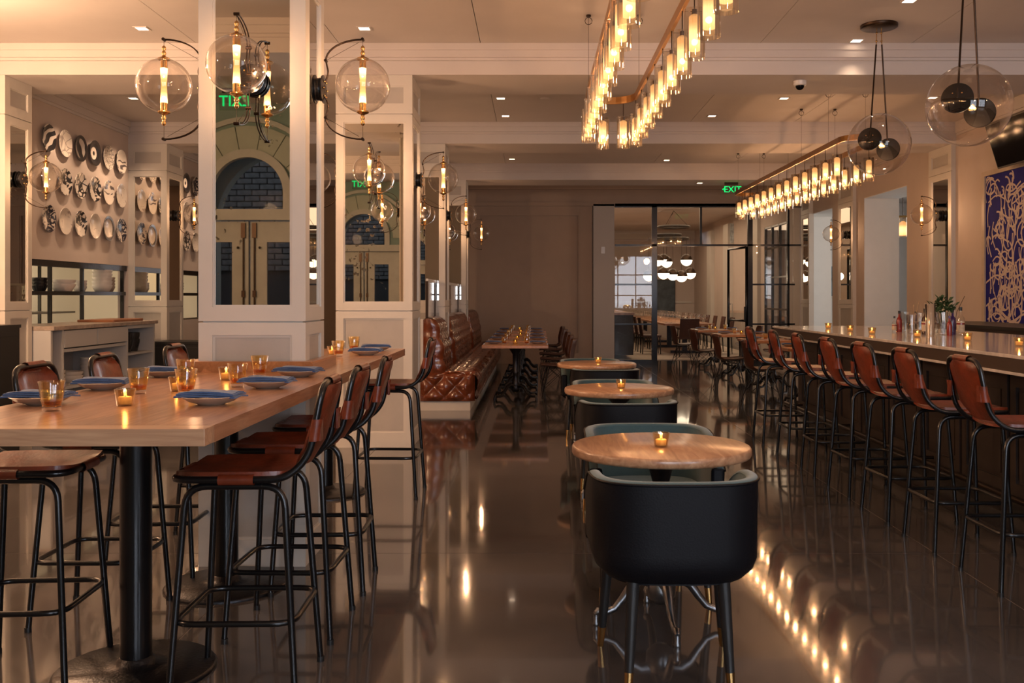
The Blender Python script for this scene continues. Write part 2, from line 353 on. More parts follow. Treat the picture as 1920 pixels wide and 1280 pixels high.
def kids(o):
    return [c for c in COL.objects if c.parent == o]
def dup(root, loc, rz=None, label=None, group=None, deep=True):
    if root.name not in KIDS:
        KIDS[root.name] = [(c, kids(c)) for c in kids(root)]
    r = root.copy(); COL.objects.link(r); r.location = loc
    if rz is not None: r.rotation_euler = (0, 0, rz)
    if label: r['label'] = label
    if group: r['group'] = group
    if deep:
        for c0, gs in KIDS[root.name]:
            c = c0.copy(); COL.objects.link(c); c.parent = r
            for g0 in gs:
                g = g0.copy(); COL.objects.link(g); g.parent = c
    return r
def box_struct(name, a, b, mat, parent=None): return struct(name, MB().box(a, b), mat, parent)
def X(px, d): return (px-1000)*d/1800
def Z(py, d): return 1.4-(py-557)*d/1800

# ------------------------------------------------------------------ the setting
FLOOR = box_struct('floor', (-9.4, -9, -.06), (12, 36, -.012), DARKJ)
fx = [-9.4, -5.1, -1.45, 2.2, 5.85, 12]; fy = [-1.7, 1.28, 5.25, 9.22, 13.19, 17.16, 20.3, 24, 30, 36]
for i in range(len(fx)-1):
    for j in range(len(fy)-1):
        MB().box((fx[i]+.003, fy[j]+.003, -.012), (fx[i+1]-.003, fy[j+1]-.003, 0)).build('floor_slab', CONC, FLOOR)
jm = MB()
for x in fx[1:-1]: jm.box((x-.004, -1.6, -.011), (x+.004, 36, -.0012))
for y in fy[1:-1]: jm.box((-9.3, y-.004, -.011), (12, y+.004, -.0012))
jm.build('joint_filler', CEM, FLOOR)
ZC, ZS = 3.75, 3.47
CEIL = box_struct('ceiling', (-9.5, -2, ZC+.03), (12.2, 36, ZC+.1), DARKJ)
cx = [-9.5, -5.46, -3.12, -1.8, -.49, 2.1, 3.5, 5.72, 12.2]
bays = [(-2, 1.02), (1.88, 4.99), (5.85, 8.94), (9.8, 12.94), (13.8, 16.93), (17.79, 20.6), (20.6, 28), (28, 36)]
for (y0, y1) in bays:
    for i in range(len(cx)-1):
        MB().box((cx[i]+.003, y0, ZC), (cx[i+1]-.003, y1, ZC+.03)).build('ceiling_panel', CEILP, CEIL)
def beam(y0, y1, x0=-5.46, x1=5.72):
    m = MB(); m.box((x0, y0, ZS), (x1, y1, ZC+.02))
    for sgn, y in ((-1, y0), (1, y1)):
        m.box((x0, y, 3.625), (x1, y+sgn*.045, ZC)); m.box((x0, y, 3.598), (x1, y+sgn*.022, 3.625)); m.box((x0, y, 3.690), (x1, y+sgn*.06, ZC))
    return struct('ceiling_beam', m, CEILP)
for y0, y1 in ((1.02, 1.88), (4.99, 5.85), (8.94, 9.8), (12.94, 13.8), (16.93, 17.79)): beam(y0, y1)

# left wall with two kitchen pass openings
LX = -5.46
m = MB()
m.box((LX, -1.64, 1.82), (LX-.14, 20.3, ZC))
m.box((LX, -1.64, 0), (LX-.14, 20.3, 1.05))
for a, b in ((-1.64, 9.5), (12.94, 13.6), (16.9, 20.3)): m.box((LX, a, 1.05), (LX-.14, b, 1.82))
struct('wall_left', m, WALLP)
m = MB()
for a, b in ((-1.6, .98), (1.92, 4.93), (5.91, 8.88), (9.86, 12.88), (13.86, 16.87), (17.85, 20.3)):
    m.box((LX, a, 3.60), (LX+.04, b, ZC)); m.box((LX, a, 3.57), (LX+.02, b, 3.60)); m.box((LX, a, 3.68), (LX+.06, b, ZC))
struct('trim_1', m, CEILP)
# kitchen shell
m = MB(); m.box((-9.2, 6.5, 0), (-9.1, 19.5, 3.3)); m.box((-9.2, 6.5, 0), (-5.6, 6.6, 3.3)); m.box((-9.2, 19.4, 0), (-5.6, 19.5, 3.3)); m.box((-9.2, 6.5, 3.05), (-5.6, 19.5, 3.12))
struct('wall_kitchen', m, pm('kitchen_paint', (.80, .74, .64), .5))
# right wall with two tall openings
RX = 5.70; RW = 6.30
m = MB()
m.box((RX, -1.64, 0), (RW, 14.65, ZC)); m.box((RX, 16.55, 0), (RW, 18.3, ZC)); m.box((RX, 14.65, 3.11), (RW, 16.55, ZC)); m.box((RX, 18.3, 3.11), (RW, 20.3, ZC))
struct('wall_right', m, WALLP)
m = MB()
for a, b in ((-1.6, .98), (1.92, 4.93), (5.91, 8.88), (9.86, 12.88), (13.86, 16.87), (17.85, 20.3)):
    m.box((RX, a, 3.60), (RX-.04, b, ZC)); m.box((RX, a, 3.57), (RX-.02, b, 3.60))
struct('trim_2', m, CEILP)
# white far jambs of the two openings
for y in (16.55, 20.3): box_struct('trim_3', (RX+.004, y-.012, 0), (RW, y+.001, 3.11), WHITEW)
for (a, b) in ((14.65, 16.55), (18.3, 20.3)): box_struct('trim_4', (RX+.004, a, 3.11), (RW, b, 3.098), WHITEW)
m = MB(); m.box((6.3, 24, 0), (11.6, 24.12, ZC)); m.box((11.5, 10, 0), (11.6, 14.3, ZC)); m.box((11.5, 21.7, 0), (11.6, 24, ZC)); m.box((11.5, 14.3, 0), (11.6, 21.7, .9)); m.box((11.5, 14.3, 3.4), (11.6, 21.7, ZC)); m.box((6.3, 10, 0), (11.6, 10.1, ZC))
struct('wall_side_room', m, WHITEW)
# far wall: recessed panelling left of the glass partition
DW = 20.3; f = DW/1800
m = MB(); m.box((X(870, DW), DW, 0), (X(1152, DW), DW+.25, ZC)); m.box((-5.6, DW, 0), (X(870, DW), DW+.25, ZC))
m.box((X(1152, DW), DW, Z(385, DW)), (RW, DW+.25, ZC))
FW = struct('wall_far', m, TAUPE)
m = MB()
xa, xb, xc, xd = X(876, DW), X(897, DW), X(1086, DW), X(1110, DW)
m.box((xa-.2, DW, 0), (xb, DW-.05, 3.32)); m.box((xd-.27, DW, 0), (xd, DW-.05, 3.32)); m.box((xb, DW, 3.12), (xc, DW-.05, 3.32)); m.box((xb, DW, 0), (xc, DW-.05, .22))
m.box((xa-.2, DW, 3.32), (RX, DW-.10, 3.40)); m.box((xa-.2, DW, 3.40), (RX, DW-.05, ZC)); m.box((xa-.2, DW, 3.66), (RX, DW-.14, ZC))
for x0, x1 in ((xb-.012, xb+.03), (xc-.03, xc+.012)): m.box((x0, DW, .22), (x1, DW-.035, 3.12))
struct('trim_5', m, TAUPE)
m = MB(); m.box((X(1112, DW), DW, 0), (X(1151, DW), DW-.10, 3.36)); struct('trim_6', m, pm('pilaster_paint', (.50, .45, .40), .5))
m = MB(); m.box((xa-.2, DW-.052, 0), (xd, DW-.062, .12)); struct('baseboard_far', m, TAUPE)
# private room beyond the partition
m = MB(); m.box((1.55, DW+.25, 0), (1.7, 34, ZC)); m.box((1.55, 34, 0), (9, 34.15, ZC)); m.box((RX, 23.6, 0), (RX+.3, 34, ZC)); m.box((RX, DW+.25, 0), (RX+.3, 21.5, ZC)); m.box((RX, 21.5, 3.1), (RX+.3, 23.6, ZC)); m.box((RX, 21.5, 0), (RX+.3, 23.6, .35))
struct('wall_private_room', m, WALLP)
m = MB(); m.box((1.7, 33.9, 3.45), (RX, 34, ZC)); m.box((RX-.15, 27.4, 0), (RX, 28.1, 3.5)); m.box((RX-.12, 30.2, 0), (RX, 30.9, 3.5)); m.box((RX-.08, 24.1, 0), (RX, 24.6, 3.5)); m.box((2.3, 33.96, 1.2), (5.6, 34, 1.25))
struct('trim_7', m, PAINT)
W3 = thing('window_3', None, None); W3['kind'] = 'structure'
m = MB()
for y in (21.5, 22.2, 22.9, 23.56): m.box((RX-.02, y, .35), (RX+.04, y+.045, 3.1))
for z in (.35, 1.1, 1.85, 2.55, 3.06): m.box((RX-.02, 21.5, z), (RX+.04, 23.6, z+.04))
m.build('window_frame', BLACKM, W3); MB().box((RX+.01, 21.5, .35), (RX+.018, 23.6, 3.1)).build('window_pane', PANE, W3)
# glass partition
PT = thing('glass_partition', 'black steel framed glass partition with an open doorway, across the far end of the room', 'partition')
def bar(name, x0, x1, z0, z1, t=.05): return MB().box((x0, DW-.1, z0), (x1, DW-.1+t, z1)).build(name, BLACKM, PT)
zt, zh, z2, z3 = Z(385, DW), Z(459, DW), Z(533, DW), Z(607, DW)
P = lambda px: X(px, DW-.08)
bar('top_rail', P(1153), RX-.05, zt-.05, zt+.03, .06)
bar('post', P(1222), P(1232), 0, zt, .08); bar('post', P(1402), P(1411), 0, zt, .08)
bar('mullion', P(1312), P(1316), zh, zt-.04); bar('mullion', P(1476), P(1480), 0, zt-.04)
bar('door_header', P(1153), RX-.05, zh-.03, zh+.01)
for a, b in ((1153, 1222), (1411, 1490)):
    for z in (z2, z3): bar('glazing_bar', P(a), min(P(b), RX-.05), z-.02, z+.015, .04)
bar('bottom_rail', P(1153), P(1222), 0, .08); bar('bottom_rail', P(1411), RX-.05, 0, .08)
def pane(x0, x1, z0, z1): MB().box((x0, DW-.082, z0), (x1, DW-.074, z1)).build('glass_pane', PANE, PT)
for a, b in ((1153, 1222), (1411, 1476), (1480, 1487)):
    for za, zb in ((.08, z3-.02), (z3+.015, z2-.02), (z2+.015, zh-.03), (zh+.01, zt-.05)): pane(P(a), P(b), za, zb)
pane(P(1232), P(1312), zh+.01, zt-.05); pane(P(1316), P(1402), zh+.01, zt-.05)
DR = thing('partition_door', 'open black framed glass door leaf swung back at the right post of the partition', 'door', (P(1401), DW-.02, 0))
m = MB(); H = zh-.05; dx, dy = -.18, 1.0
ln = math.hypot(dx, dy)
def dpt(t, z): return (dx*t, dy*t, z)
for t in (0, 1): m.tube([dpt(t, .02), dpt(t, H)], .03, 4)
for z in (.04, .9, H): m.tube([dpt(0, z), dpt(1, z)], .025, 4)
m.build('door_frame', BLACKM, DR)
MB().add([dpt(0, .04), dpt(1, .04), dpt(1, H), dpt(0, H)], [(0, 1, 2, 3)]).build('glass_pane', PANE, DR)
MB().tube([dpt(.88, .85), (dx*.88-.05, dy*.88, .85), (dx*.88-.05, dy*.88, 1.25), dpt(.88, 1.25)], .012, 6).build('door_handle', BLACKM, DR)
MB().box((-.05, -.02, .9), (-.02, .04, 1.2)).build('push_plate', BLACKM, DR)

# entrance wall behind the viewer (seen in the column mirrors)
EY = -1.64; ax, ar, az = -3.45, .50, 2.60; dh = 2.44
def arch_pts(cx_, r, z0, zs, n=20):
    return [(cx_-r, z0)]+[(cx_+r*-math.cos(PI*k/n), zs+r*math.sin(PI*k/n)) for k in range(n+1)]+[(cx_+r, z0)]
m = MB()
m.box((-5.6, EY, 0), (ax-.80, EY-.2, ZC)); m.box((ax+.80, EY, 0), (-.3, EY-.2, ZC))
m.box((2.1, EY, 0), (2.9, EY-.2, ZC)); m.box((5.3, EY, 0), (6.3, EY-.2, ZC))
m.box((-.3, EY, 0), (2.1, EY-.2, .55)); m.box((2.9, EY, 0), (5.3, EY-.2, .55)); m.box((-.3, EY, 3.25), (2.1, EY-.2, ZC)); m.box((2.9, EY, 3.25), (5.3, EY-.2, ZC))
# wall above the door, cut by the arch
poly = [(ax-.80, dh), (ax-ar, dh)]+[(ax-ar*math.cos(PI*k/20), az+.06+ar*math.sin(PI*k/20)) for k in range(21)]+[(ax+ar, dh), (ax+.80, dh), (ax+.80, ZC), (ax-.80, ZC)]
half = len(poly)
pl = [(ax-.80, dh), (ax-ar, dh)]+[(ax-ar*math.cos(PI*k/20), az+.06+ar*math.sin(PI*k/20)) for k in range(11)]+[(ax, ZC), (ax-.80, ZC)]
pr = [(2*ax-p[0], p[1]) for p in pl]
for q in (pl, pr):
    m.prism(q, EY, EY-.2, axis=1)
struct('wall_entrance', m, SAGE)
AR = thing('arch_surround', 'pale green arch of wedge panels over the entrance doors behind the viewer', 'arch')
for k in range(9):
    a0 = PI*(k+.02)/9; a1 = PI*(k+.98)/9; q = []
    for r0, aa in ((ar+.10, (a0, (a0+a1)/2, a1)), (.92, (a1, (a0+a1)/2, a0))):
        q += [(ax-r0*math.cos(a), az+r0*math.sin(a)*.95) for a in aa]
    MB().prism(q, EY+.001, EY+.035, axis=1).build('wedge_panel', SAGEL, AR)
def arch_ring(r0, r1, t0, t1, name, mat, parent, zs=az+.06, n=24):
    q = [(ax-r0*math.cos(PI*k/n), zs+r0*math.sin(PI*k/n)) for k in range(n+1)]; p = [(ax-r1*math.cos(PI*k/n), zs+r1*math.sin(PI*k/n)) for k in range(n+1)]
    mm = MB()
    for k in range(n): mm.prism([q[k], q[k+1], p[k+1], p[k]], t0, t1, axis=1)
    for s_ in (-1, 1): mm.box((ax+s_*r0, t0, dh), (ax+s_*r1, t1, zs))
    return mm.build(name, mat, parent)
arch_ring(.92, .98, EY, EY+.06, 'outer_moulding', CREAMD, AR, az)
W4 = thing('window_4', None, None); W4['kind'] = 'structure'
arch_ring(ar-.07, ar+.03, EY-.02, EY+.07, 'window_frame', CREAMD, W4)
MB().prism([(ax-ar, dh)]+[(ax-ar*math.cos(PI*k/20), az+.06+ar*math.sin(PI*k/20)) for k in range(21)]+[(ax+ar, dh)], EY-.09, EY-.1, axis=1).build('window_pane', WPANE, W4)
box_struct('trim_8', (ax-.80, EY-.02, dh-.11), (ax+.80, EY+.09, dh+.02), CREAMD)
for n_, s_ in ((1, -1), (2, 1)):
    D = thing('door_%d' % n_, None, None); D['kind'] = 'structure'
    xi, xo = ax+s_*.012, ax+s_*.80
    m = MB(); m.box((xi, EY-.02, 0), (xi+s_*.20, EY-.07, dh-.12)); m.box((xo-s_*.30, EY-.02, 0), (xo, EY-.07, dh-.12)); m.box((xi+s_*.20, EY-.02, 2.07), (xo-s_*.30, EY-.07, dh-.12)); m.box((xi+s_*.20, EY-.02, 0), (xo-s_*.30, EY-.07, .5)); m.build('door_leaf', CREAMD, D)
    MB().box((xi+s_*.20, EY-.045, .5), (xo-s_*.30, EY-.053, 2.07)).build('window_pane', WPANE, D)
    MB().tube([(xi+s_*.055, EY, .8), (xi+s_*.055, EY, 2.2)], .011, 6).box((xi+s_*.03, EY-.01, 2.12), (xi+s_*.08, EY+.02, 2.3)).box((xi+s_*.035, EY-.01, 1.4), (xi+s_*.075, EY+.02, 1.48)).build('bolt_rod', BRONZE, D)
    MB().sphere((xi+s_*.12, EY+.01, 2.0), .016, 8, 6).build('knob', BRONZE, D)
for n_, x0 in ((5, -.3), (6, 2.9)):
    W = thing('window_%d' % n_, None, None); W['kind'] = 'structure'
    m = MB()
    for k in range(4): m.box((x0+k*.785, EY-.05, .55), (x0+k*.785+.045, EY-.12, 3.25))
    for z in (.55, 1.45, 2.35, 3.2): m.box((x0, EY-.05, z), (x0+2.4, EY-.12, z+.05))
    m.build('window_frame', BLACKM, W); MB().box((x0, EY-.08, .55), (x0+2.4, EY-.088, 3.25)).build('window_pane', WPANE, W)
struct('ground', MB().box((-14, -1.66, -.3), (14, -12, -.07)), PAVE)
m = MB(); oc, oz = -3.2, 2.35
q = [(oc-.95*math.cos(PI*k/28), oz+.95*math.sin(PI*k/28)) for k in range(29)]; p_ = [(oc-1.12*math.cos(PI*k/28), oz+1.12*math.sin(PI*k/28)) for k in range(29)]
for k in range(28): m.prism([q[k], q[k+1], p_[k+1], p_[k]], -2.55, -2.75, axis=1)
for s_ in (-1, 1): m.box((oc+s_*.95, -2.55, -.07), (oc+s_*1.12, -2.75, oz))
struct('outer_porch_arch', m, WHITEW)
BW = thing('brick_facade', 'whitewashed brick building across the street, seen in the column mirrors', 'building')
MB().box((-9, -6.62, -.07), (0, -6.8, 6)).build('backing_wall', MORT, BW)
bm_ = MB().box((-.122, 0, -.042), (.122, .07, .042), .006).mesh('brick', BRICK)
for r in range(24):
    for c in range(12):
        o = bpy.data.objects.new('brick', bm_); COL.objects.link(o); o.parent = BW
        o.location = (-5.9+c*.262+(r % 2)*.131, -6.62+random.uniform(0, .012), 1.9+r*.1)

# ------------------------------------------------------------------ mirror columns
def casing(mb, O, U, Nn, w, z0, z1, st, rb, rt, t):
    """frame of stiles and rails on one face: O corner, U along the face, Nn outward"""
    def bx(u0, u1, za, zb, t0=0.0, t1=None):
        t1 = t if t1 is None else t1
        a = O+U*u0+Nn*t0; b = O+U*u1+Nn*t1; mb.box((a.x, a.y, za), (b.x, b.y, zb))
    bx(0, st, z0, z1); bx(w-st, w, z0, z1); bx(st, w-st, z0, z0+rb); bx(st, w-st, z1-rt, z1)
    e = .012   # inner bead
    for (u0, u1, za, zb) in ((st, st+e, z0+rb, z1-rt), (w-st-e, w-st, z0+rb, z1-rt), (st+e, w-st-e, z0+rb, z0+rb+e), (st+e, w-st-e, z1-rt-e, z1-rt)): bx(u0, u1, za, zb, 0, t*.5)
def column(x0, x1, y0, y1, label, faces='FLR', zl=1.272, zu=3.105, top=ZS, mir=MIRR, st=.072):
    T = thing('mirror_column', label, 'column', group='panelled mirror columns'); t = .018
    MB().box((x0+t, y0+t, 0), (x1-t, y1-t*.5, top)).build('core', PAINT, T)
    F = {'F': (Vector((x0, y0+t, 0)), Vector((1, 0, 0)), Vector((0, -1, 0)), x1-x0), 'B': (Vector((x0, y1-t, 0)), Vector((1, 0, 0)), Vector((0, 1, 0)), x1-x0),
         'R': (Vector((x1-t, y0+t, 0)), Vector((0, 1, 0)), Vector((1, 0, 0)), y1-y0-t), 'L': (Vector((x0+t, y0+t, 0)), Vector((0, 1, 0)), Vector((-1, 0, 0)), y1-y0-t)}
    A, B, C = MB(), MB(), MB()
    for k in faces:
        O, U, Nn, w_ = F[k]
        casing(A, O, U, Nn, w_, .0, zl-.004, st, .14, .066, t); casing(B, O, U, Nn, w_, zl+.004, zu-.004, st, .072, .072, t); casing(C, O, U, Nn, w_, zu+.004, top-.002, st, .085, .10, t)
        for name, mat, za, zb in (('lower_panel', PANELP, .14, zl-.07), ('mirror_panel', mir, zl+.076, zu-.076), ('upper_panel', PANELP, zu+.089, top-.102)):
            a = O+U*(st+.004)+Nn*.001; b = O+U*(w_-st-.004)+Nn*.005
            MB().box((a.x, a.y, za), (b.x, b.y, zb)).build(name, mat, T)
    A.build('lower_casing', PAINT, T); B.build('mirror_casing', PAINT, T); C.build('upper_casing', PAINT, T)
    return T
column(-1.741, -1.184, 4.99, 5.43, 'nearest mirror column, with the oak communal table built around it')
column(-1.84, -1.127, 8.94, 9.58, 'broad mirror column at the far end of the communal table')
column(-1.90, -1.19, 12.94, 13.58, 'mirror column in the middle of the tufted banquette', mir=MIRC)
column(-1.90, -1.19, 16.93, 17.57, 'farthest mirror column of the centre row, near the far wall', mir=MIRC)
column(-5.46, -4.92, 8.94, 9.42, 'left wall mirror pilaster in front of the kitchen counter, at the photo edge', 'FR')
column(-5.46, -4.94, 12.94, 13.55, 'left wall mirror pilaster between the two walls of plates', 'FR', mir=MIRC)
column(5.64, 5.735, 12.94, 13.70, 'right wall mirror pilaster nearest the blue painting', 'L', mir=MIRC, st=.1)
column(5.64, 5.735, 16.93, 17.78, 'right wall mirror pilaster between the two tall openings', 'L', mir=MIRC, st=.1)
column(5.62, 5.735, 19.55, 20.15, 'right wall mirror pilaster beside the glass partition', 'L', mir=MIRC, st=.08)

# ------------------------------------------------------------------ communal table around the column
TT = 1.015
CT = thing('communal_table', 'long bar-height oak communal table wrapped around the nearest mirror column', 'table', (-1.42, 3, 0))
def L(m, dx=1.42, dy=-3): m.v = [(p[0]+dx, p[1]+dy, p[2]) for p in m.v]; return m
xl, xr, y0, y1 = -1.88, -.962, 2.81, 7.2
m = MB(); g = .004
m.box((xl, y0+.085, TT-.052), (xr, 4.93, TT)); m.box((xl, 4.93, TT-.052), (-1.745, 5.49, TT)); m.box((-1.18, 4.93, TT-.052), (xr, 5.49, TT)); m.box((xl, 5.49, TT-.052), (xr, y1, TT), .003)
L(m).build('tabletop', OAK, CT)
L(MB().box((xl, y0, TT-.052), (xr, y0+.084, TT), .002)).build('breadboard_end', OAKX, CT)
m = MB(); lz = TT+.055
m.box((-1.80, 4.915, TT), (-1.13, 4.985, lz)); m.box((-1.80, 5.435, TT), (-1.13, 5.50, lz)); m.box((-1.80, 4.985, TT), (-1.746, 5.435, lz)); m.box((-1.179, 4.985, TT), (-1.13, 5.435, lz))
L(m).build('raised_collar', OAKD, CT)
for y in (3.60, 4.66, 6.87):
    p = L(MB().lathe([(.057, .03), (.057, TT-.06)], 28, (-1.49, y, 0))).build('pedestal_pole', BLACKM, CT)
    L(MB().lathe([(.29, 0), (.29, .008), (.28, .018), (.12, .026), (.075, .032), (.066, .05), (.058, .058)], 36, (-1.49, y, 0))).build('pedestal_base', IRON, CT)
    L(MB().box((-1.61, y-.12, TT-.064), (-1.37, y+.12, TT-.052))).build('mounting_plate', BLACKM, CT)

# ------------------------------------------------------------------ leather bar stool (faces +Y)
def make_stool(label):
    T = thing('bar_stool', label, 'stool', group='leather bar stools')
    SZ = .775
    half = [(.195, .215, SZ), (.195, -.175, SZ), (.182, -.255, SZ+.075), (.172, -.30, 1.10)]
    pts = [(-x, y, z) for x, y, z in half]+[(x, y, z) for x, y, z in reversed(half)]
    path = fillet(pts, .07, 5, closed=True)
    MB().tube(path, .0125, 8, closed=True).build('seat_and_back_frame', BLACKM, T)
    for s in (-1, 1):
        leg = fillet([(s*.212, .218, 0), (s*.165, .172, SZ-.027), (s*.165, -.165, SZ-.027), (s*.212, -.215, 0)], .075, 6)
        n = len(leg); h = n//2
        MB().tube(leg[:h+1], .0125, 8).build('leg', BLACKM, T); MB().tube(leg[h:], .0125, 8).build('leg', BLACKM, T)
    q = .205
    MB().tube(fillet([(q, q, .285), (-q, q, .285), (-q, -q, .285), (q, -q, .285)], .075, 5, closed=True), .011, 8, closed=True).build('foot_ring', BLACKM, T)
    def seat(u, v):
        x = -1+2*u; y = -1+2*v
        k = 1-.10*(abs(y)**4)
        return (x*.188*k, .015+y*.198*(1-.05*abs(x)**4), SZ+.014-.022*(1-x*x)*(1-y*y)+.012*(x*x) )
    st = MB().sheet(seat, 1, .014, 10, 10).build('seat', LEATH, T)
    for s in (-1, 1):   # leather loops wrapped round the side tubes
        def wr(u, v, s=s):
            a = -2.2+u*4.4; return (s*(.195+.0185*math.cos(a)), -.01+(v-.5)*.12, SZ+.0185*math.sin(a))
        MB().grid(wr, 8, 2).build('strap', LEATH, T)
    MB().grid(lambda u, v: ((v-.5)*.13, .215+.0185*math.cos(-2.2+u*4.4), SZ+.0185*math.sin(-2.2+u*4.4)), 8, 2).build('strap', LEATH, T)
    def back(u, v):
        # v 0 bottom .. 1 top ; outline rounded at the bottom, shouldered at the top
        z = SZ+.03+v*.285
        wd = .168*(1-.42*max(0, (.28-v)/.28)**2)*(1-.38*max(0, (v-.80)/.20)**2)
        x = (-1+2*u)*wd; yy = -.215-.085*min(1, v*1.05)-.03*(1-(2*u-1)**2)
        if v < .25: yy += .02*(1-v/.25)
        return (x, yy, z)
    bk = MB().sheet(back, 1, .008, 10, 12).build('backrest', LEATH, T)
    MB().grid(lambda u, v: ((v-.5)*.15, -.30+.0185*math.cos(.3+u*5.2), 1.10+.0185*math.sin(.3+u*5.2)), 10, 3).build('top_strap', LEATH, T)
    MB().grid(lambda u, v: ((v-.5)*.15, -.318+.012*u, 1.10-.03*u), 2, 3).build('top_strap', LEATH, T)
    for s in (-1, 1):
        def tb(u, v, s=s):
            a = -PI*.9+u*PI*1.8; z = .905+v*.075; t = (z-.85)/.25; xx = .180-.010*t; yy = -.262-.038*t
            return (s*(xx+.019*math.cos(a)), yy+.019*math.sin(a), z)
        MB().grid(tb, 10, 2).build('side_strap', LEATH, T)
        MB().box((s*.140, -.295, .905), (s*.182, -.288, .98)).build('side_strap', LEATH, T)
    for s in (-1, 1):
        for yy in (-.218, .218): MB().lathe([(.015, 0), (.015, .02)], 8, (s*.2125, yy*.985, 0)).build('foot_cap', BLACKP, T)
    return T
S0 = make_stool('cognac leather bar stool at the bar, nearest the viewer, cut by the right photo edge')
S0.location = (2.40, 4.70, 0); S0.rotation_euler = (0, 0, -PI/2)
ordn = ['second', 'third', 'fourth', 'fifth', 'sixth', 'seventh']
for k, y in enumerate((5.40, 6.11, 6.83, 7.58, 8.34, 9.25)):
    dup(S0, (2.38, y, 0), -PI/2+random.uniform(-.05, .05), 'cognac leather stool at the bar, %s from the viewer' % ordn[k], 'bar stools along the marble bar')
S0['group'] = 'bar stools along the marble bar'
for (x, y, r, l) in ((-1.03, 3.48, PI/2+.02, 'leather stool right of the communal table, nearest the viewer'),
                     (-1.03, 4.09, PI/2-.02, 'leather stool right of the communal table, second from the viewer'),
                     (-1.02, 4.71, PI/2+.03, 'leather stool right of the communal table, third, beside the mirror column'),
                     (-1.02, 6.85, PI/2-.03, 'leather stool standing alone at the far right end of the communal table'),
                     (-1.88, 3.58, -PI/2+.06, 'leather stool at the left photo edge, only seat and legs in view'),
                     (-1.90, 4.23, -PI/2, 'leather stool left of the communal table, first visible back, behind a tumbler'),
                     (-1.90, 4.92, -PI/2+.04, 'leather stool left of the communal table, second visible back'),
                     (-1.90, 5.88, -PI/2, 'leather stool left of the communal table, farthest, beside the column')):
    dup(S0, (x, y, 0), r, l, 'bar stools around the communal table')

# ------------------------------------------------------------------ tableware
def prof_glass(h, r0, r1): return [(1e-4, .012), (r0*.85, .012), (r1*.9, h*.98), (r1*.97, h), (r1, h), (r0, .004), (r0*.9, 0), (1e-4, 0)]
def make_tumbler(label):
    T = thing('amber_tumbler', label, 'glass', group='amber tumblers')
    MB().lathe([(.030, .034), (.040, .100), (.0412, .102), (.0425, .100), (.0335, .034)], 32, flute=.035, nfl=10).build('glass_wall', AMBG, T)
    MB().lathe([(1e-4, .020), (.024, .022), (.029, .036), (.0325, .036), (.0285, .016), (1e-4, .013)], 32, flute=.035, nfl=10).build('amber_bowl', AMBD, T)
    MB().lathe([(1e-4, 0), (.026, 0), (.029, .003), (.0295, .014), (1e-4, .012)], 24).build('glass_foot', GLASS, T)
    return T
def make_candle(label):
    T = thing('votive_candle', label, 'candle', group='votive candles')
    MB().lathe([(.024, .006), (.033, .060), (.035, .0605), (.0365, .060), (.028, .002), (.024, 0), (1e-4, 0)], 20).build('glass_holder', CANDG, T)
    MB().lathe([(1e-4, .008), (.021, .008), (.0235, .030), (.020, .0325), (1e-4, .030)], 16).build('wax', WAX, T)
    MB().lathe([(1e-4, .030), (.0012, .031), (.0012, .038)], 6).build('wick', BLACKP, T)
    MB().lathe([(1e-4, .036), (.0038, .041), (.003, .047), (1e-4, .054)], 10).build('flame', FLAME, T)
    return T
def make_plate(label):
    T = thing('side_plate', label, 'plate', group='side plates')
    MB().lathe([(1e-4, .006), (.050, .008), (.075, .018), (.103, .031), (.1065, .0295), (.080, .012), (.050, .003), (.047, 0), (1e-4, 0)], 32).build('plate_body', CERAM, T)
    return T
def make_napkin(label):
    T = thing('linen_napkin', label, 'napkin', group='blue napkins')
    for k in range(3):
        r_ = random.uniform(-.008, .008)
        MB().sheet(lambda u, v, k=k: ((u-.5)*(.215-.012*k)+.015*(v-.5), (v-.5)*(.12-.012*k), .004+.0075*k+.003*math.sin(u*5+k)*v+.0025*math.sin(v*7+u*4)-(.004*(2*u-1)**4 if k == 2 else 0)+r_*.1), 1, .006, 12, 6).build('fold', NAVY, T)
    return T
T0 = make_tumbler('amber tumbler nearest the viewer on the left of the communal table'); T0.location = (-1.63, 3.25, TT)
for x, y, l in ((-1.575, 3.83, 'amber tumbler behind the nearest candle on the communal table'), (-1.375, 3.80, 'amber tumbler standing behind the right front napkin, overlapping another tumbler'),
                (-1.59, 4.39, 'amber tumbler partly hidden behind another tumbler, left of centre'), (-1.27, 4.12, 'amber tumbler left of the middle right napkin on the communal table'),
                (-1.33, 4.66, 'amber tumbler close to the raised collar of the mirror column'), (-1.27, 6.25, 'amber tumbler beyond the mirror column, nearer of the two'),
                (-1.29, 6.9, 'amber tumbler at the far end of the communal table, beyond the napkins')): dup(T0, (x, y, TT), random.random(), l)
C0 = make_candle('lit votive candle nearest the viewer on the communal table'); C0.location = (-1.45, 3.41, TT)
CL = [(-1.46, 3.94, TT, 'lit votive candle half hidden behind a tumbler in the middle of the communal table'), (-1.43, 4.47, TT, 'lit votive candle near the collar of the mirror column'),
      (-1.34, 6.40, TT, 'lit votive candle on the communal table beyond the mirror column')]
P0 = make_plate('plate under the blue napkin at the left front of the communal table'); N0 = make_napkin('folded blue napkin on the plate at the left front of the communal table')
P0.location = (-1.775, 3.46, TT); N0.location = (-1.775, 3.46, TT+.029)
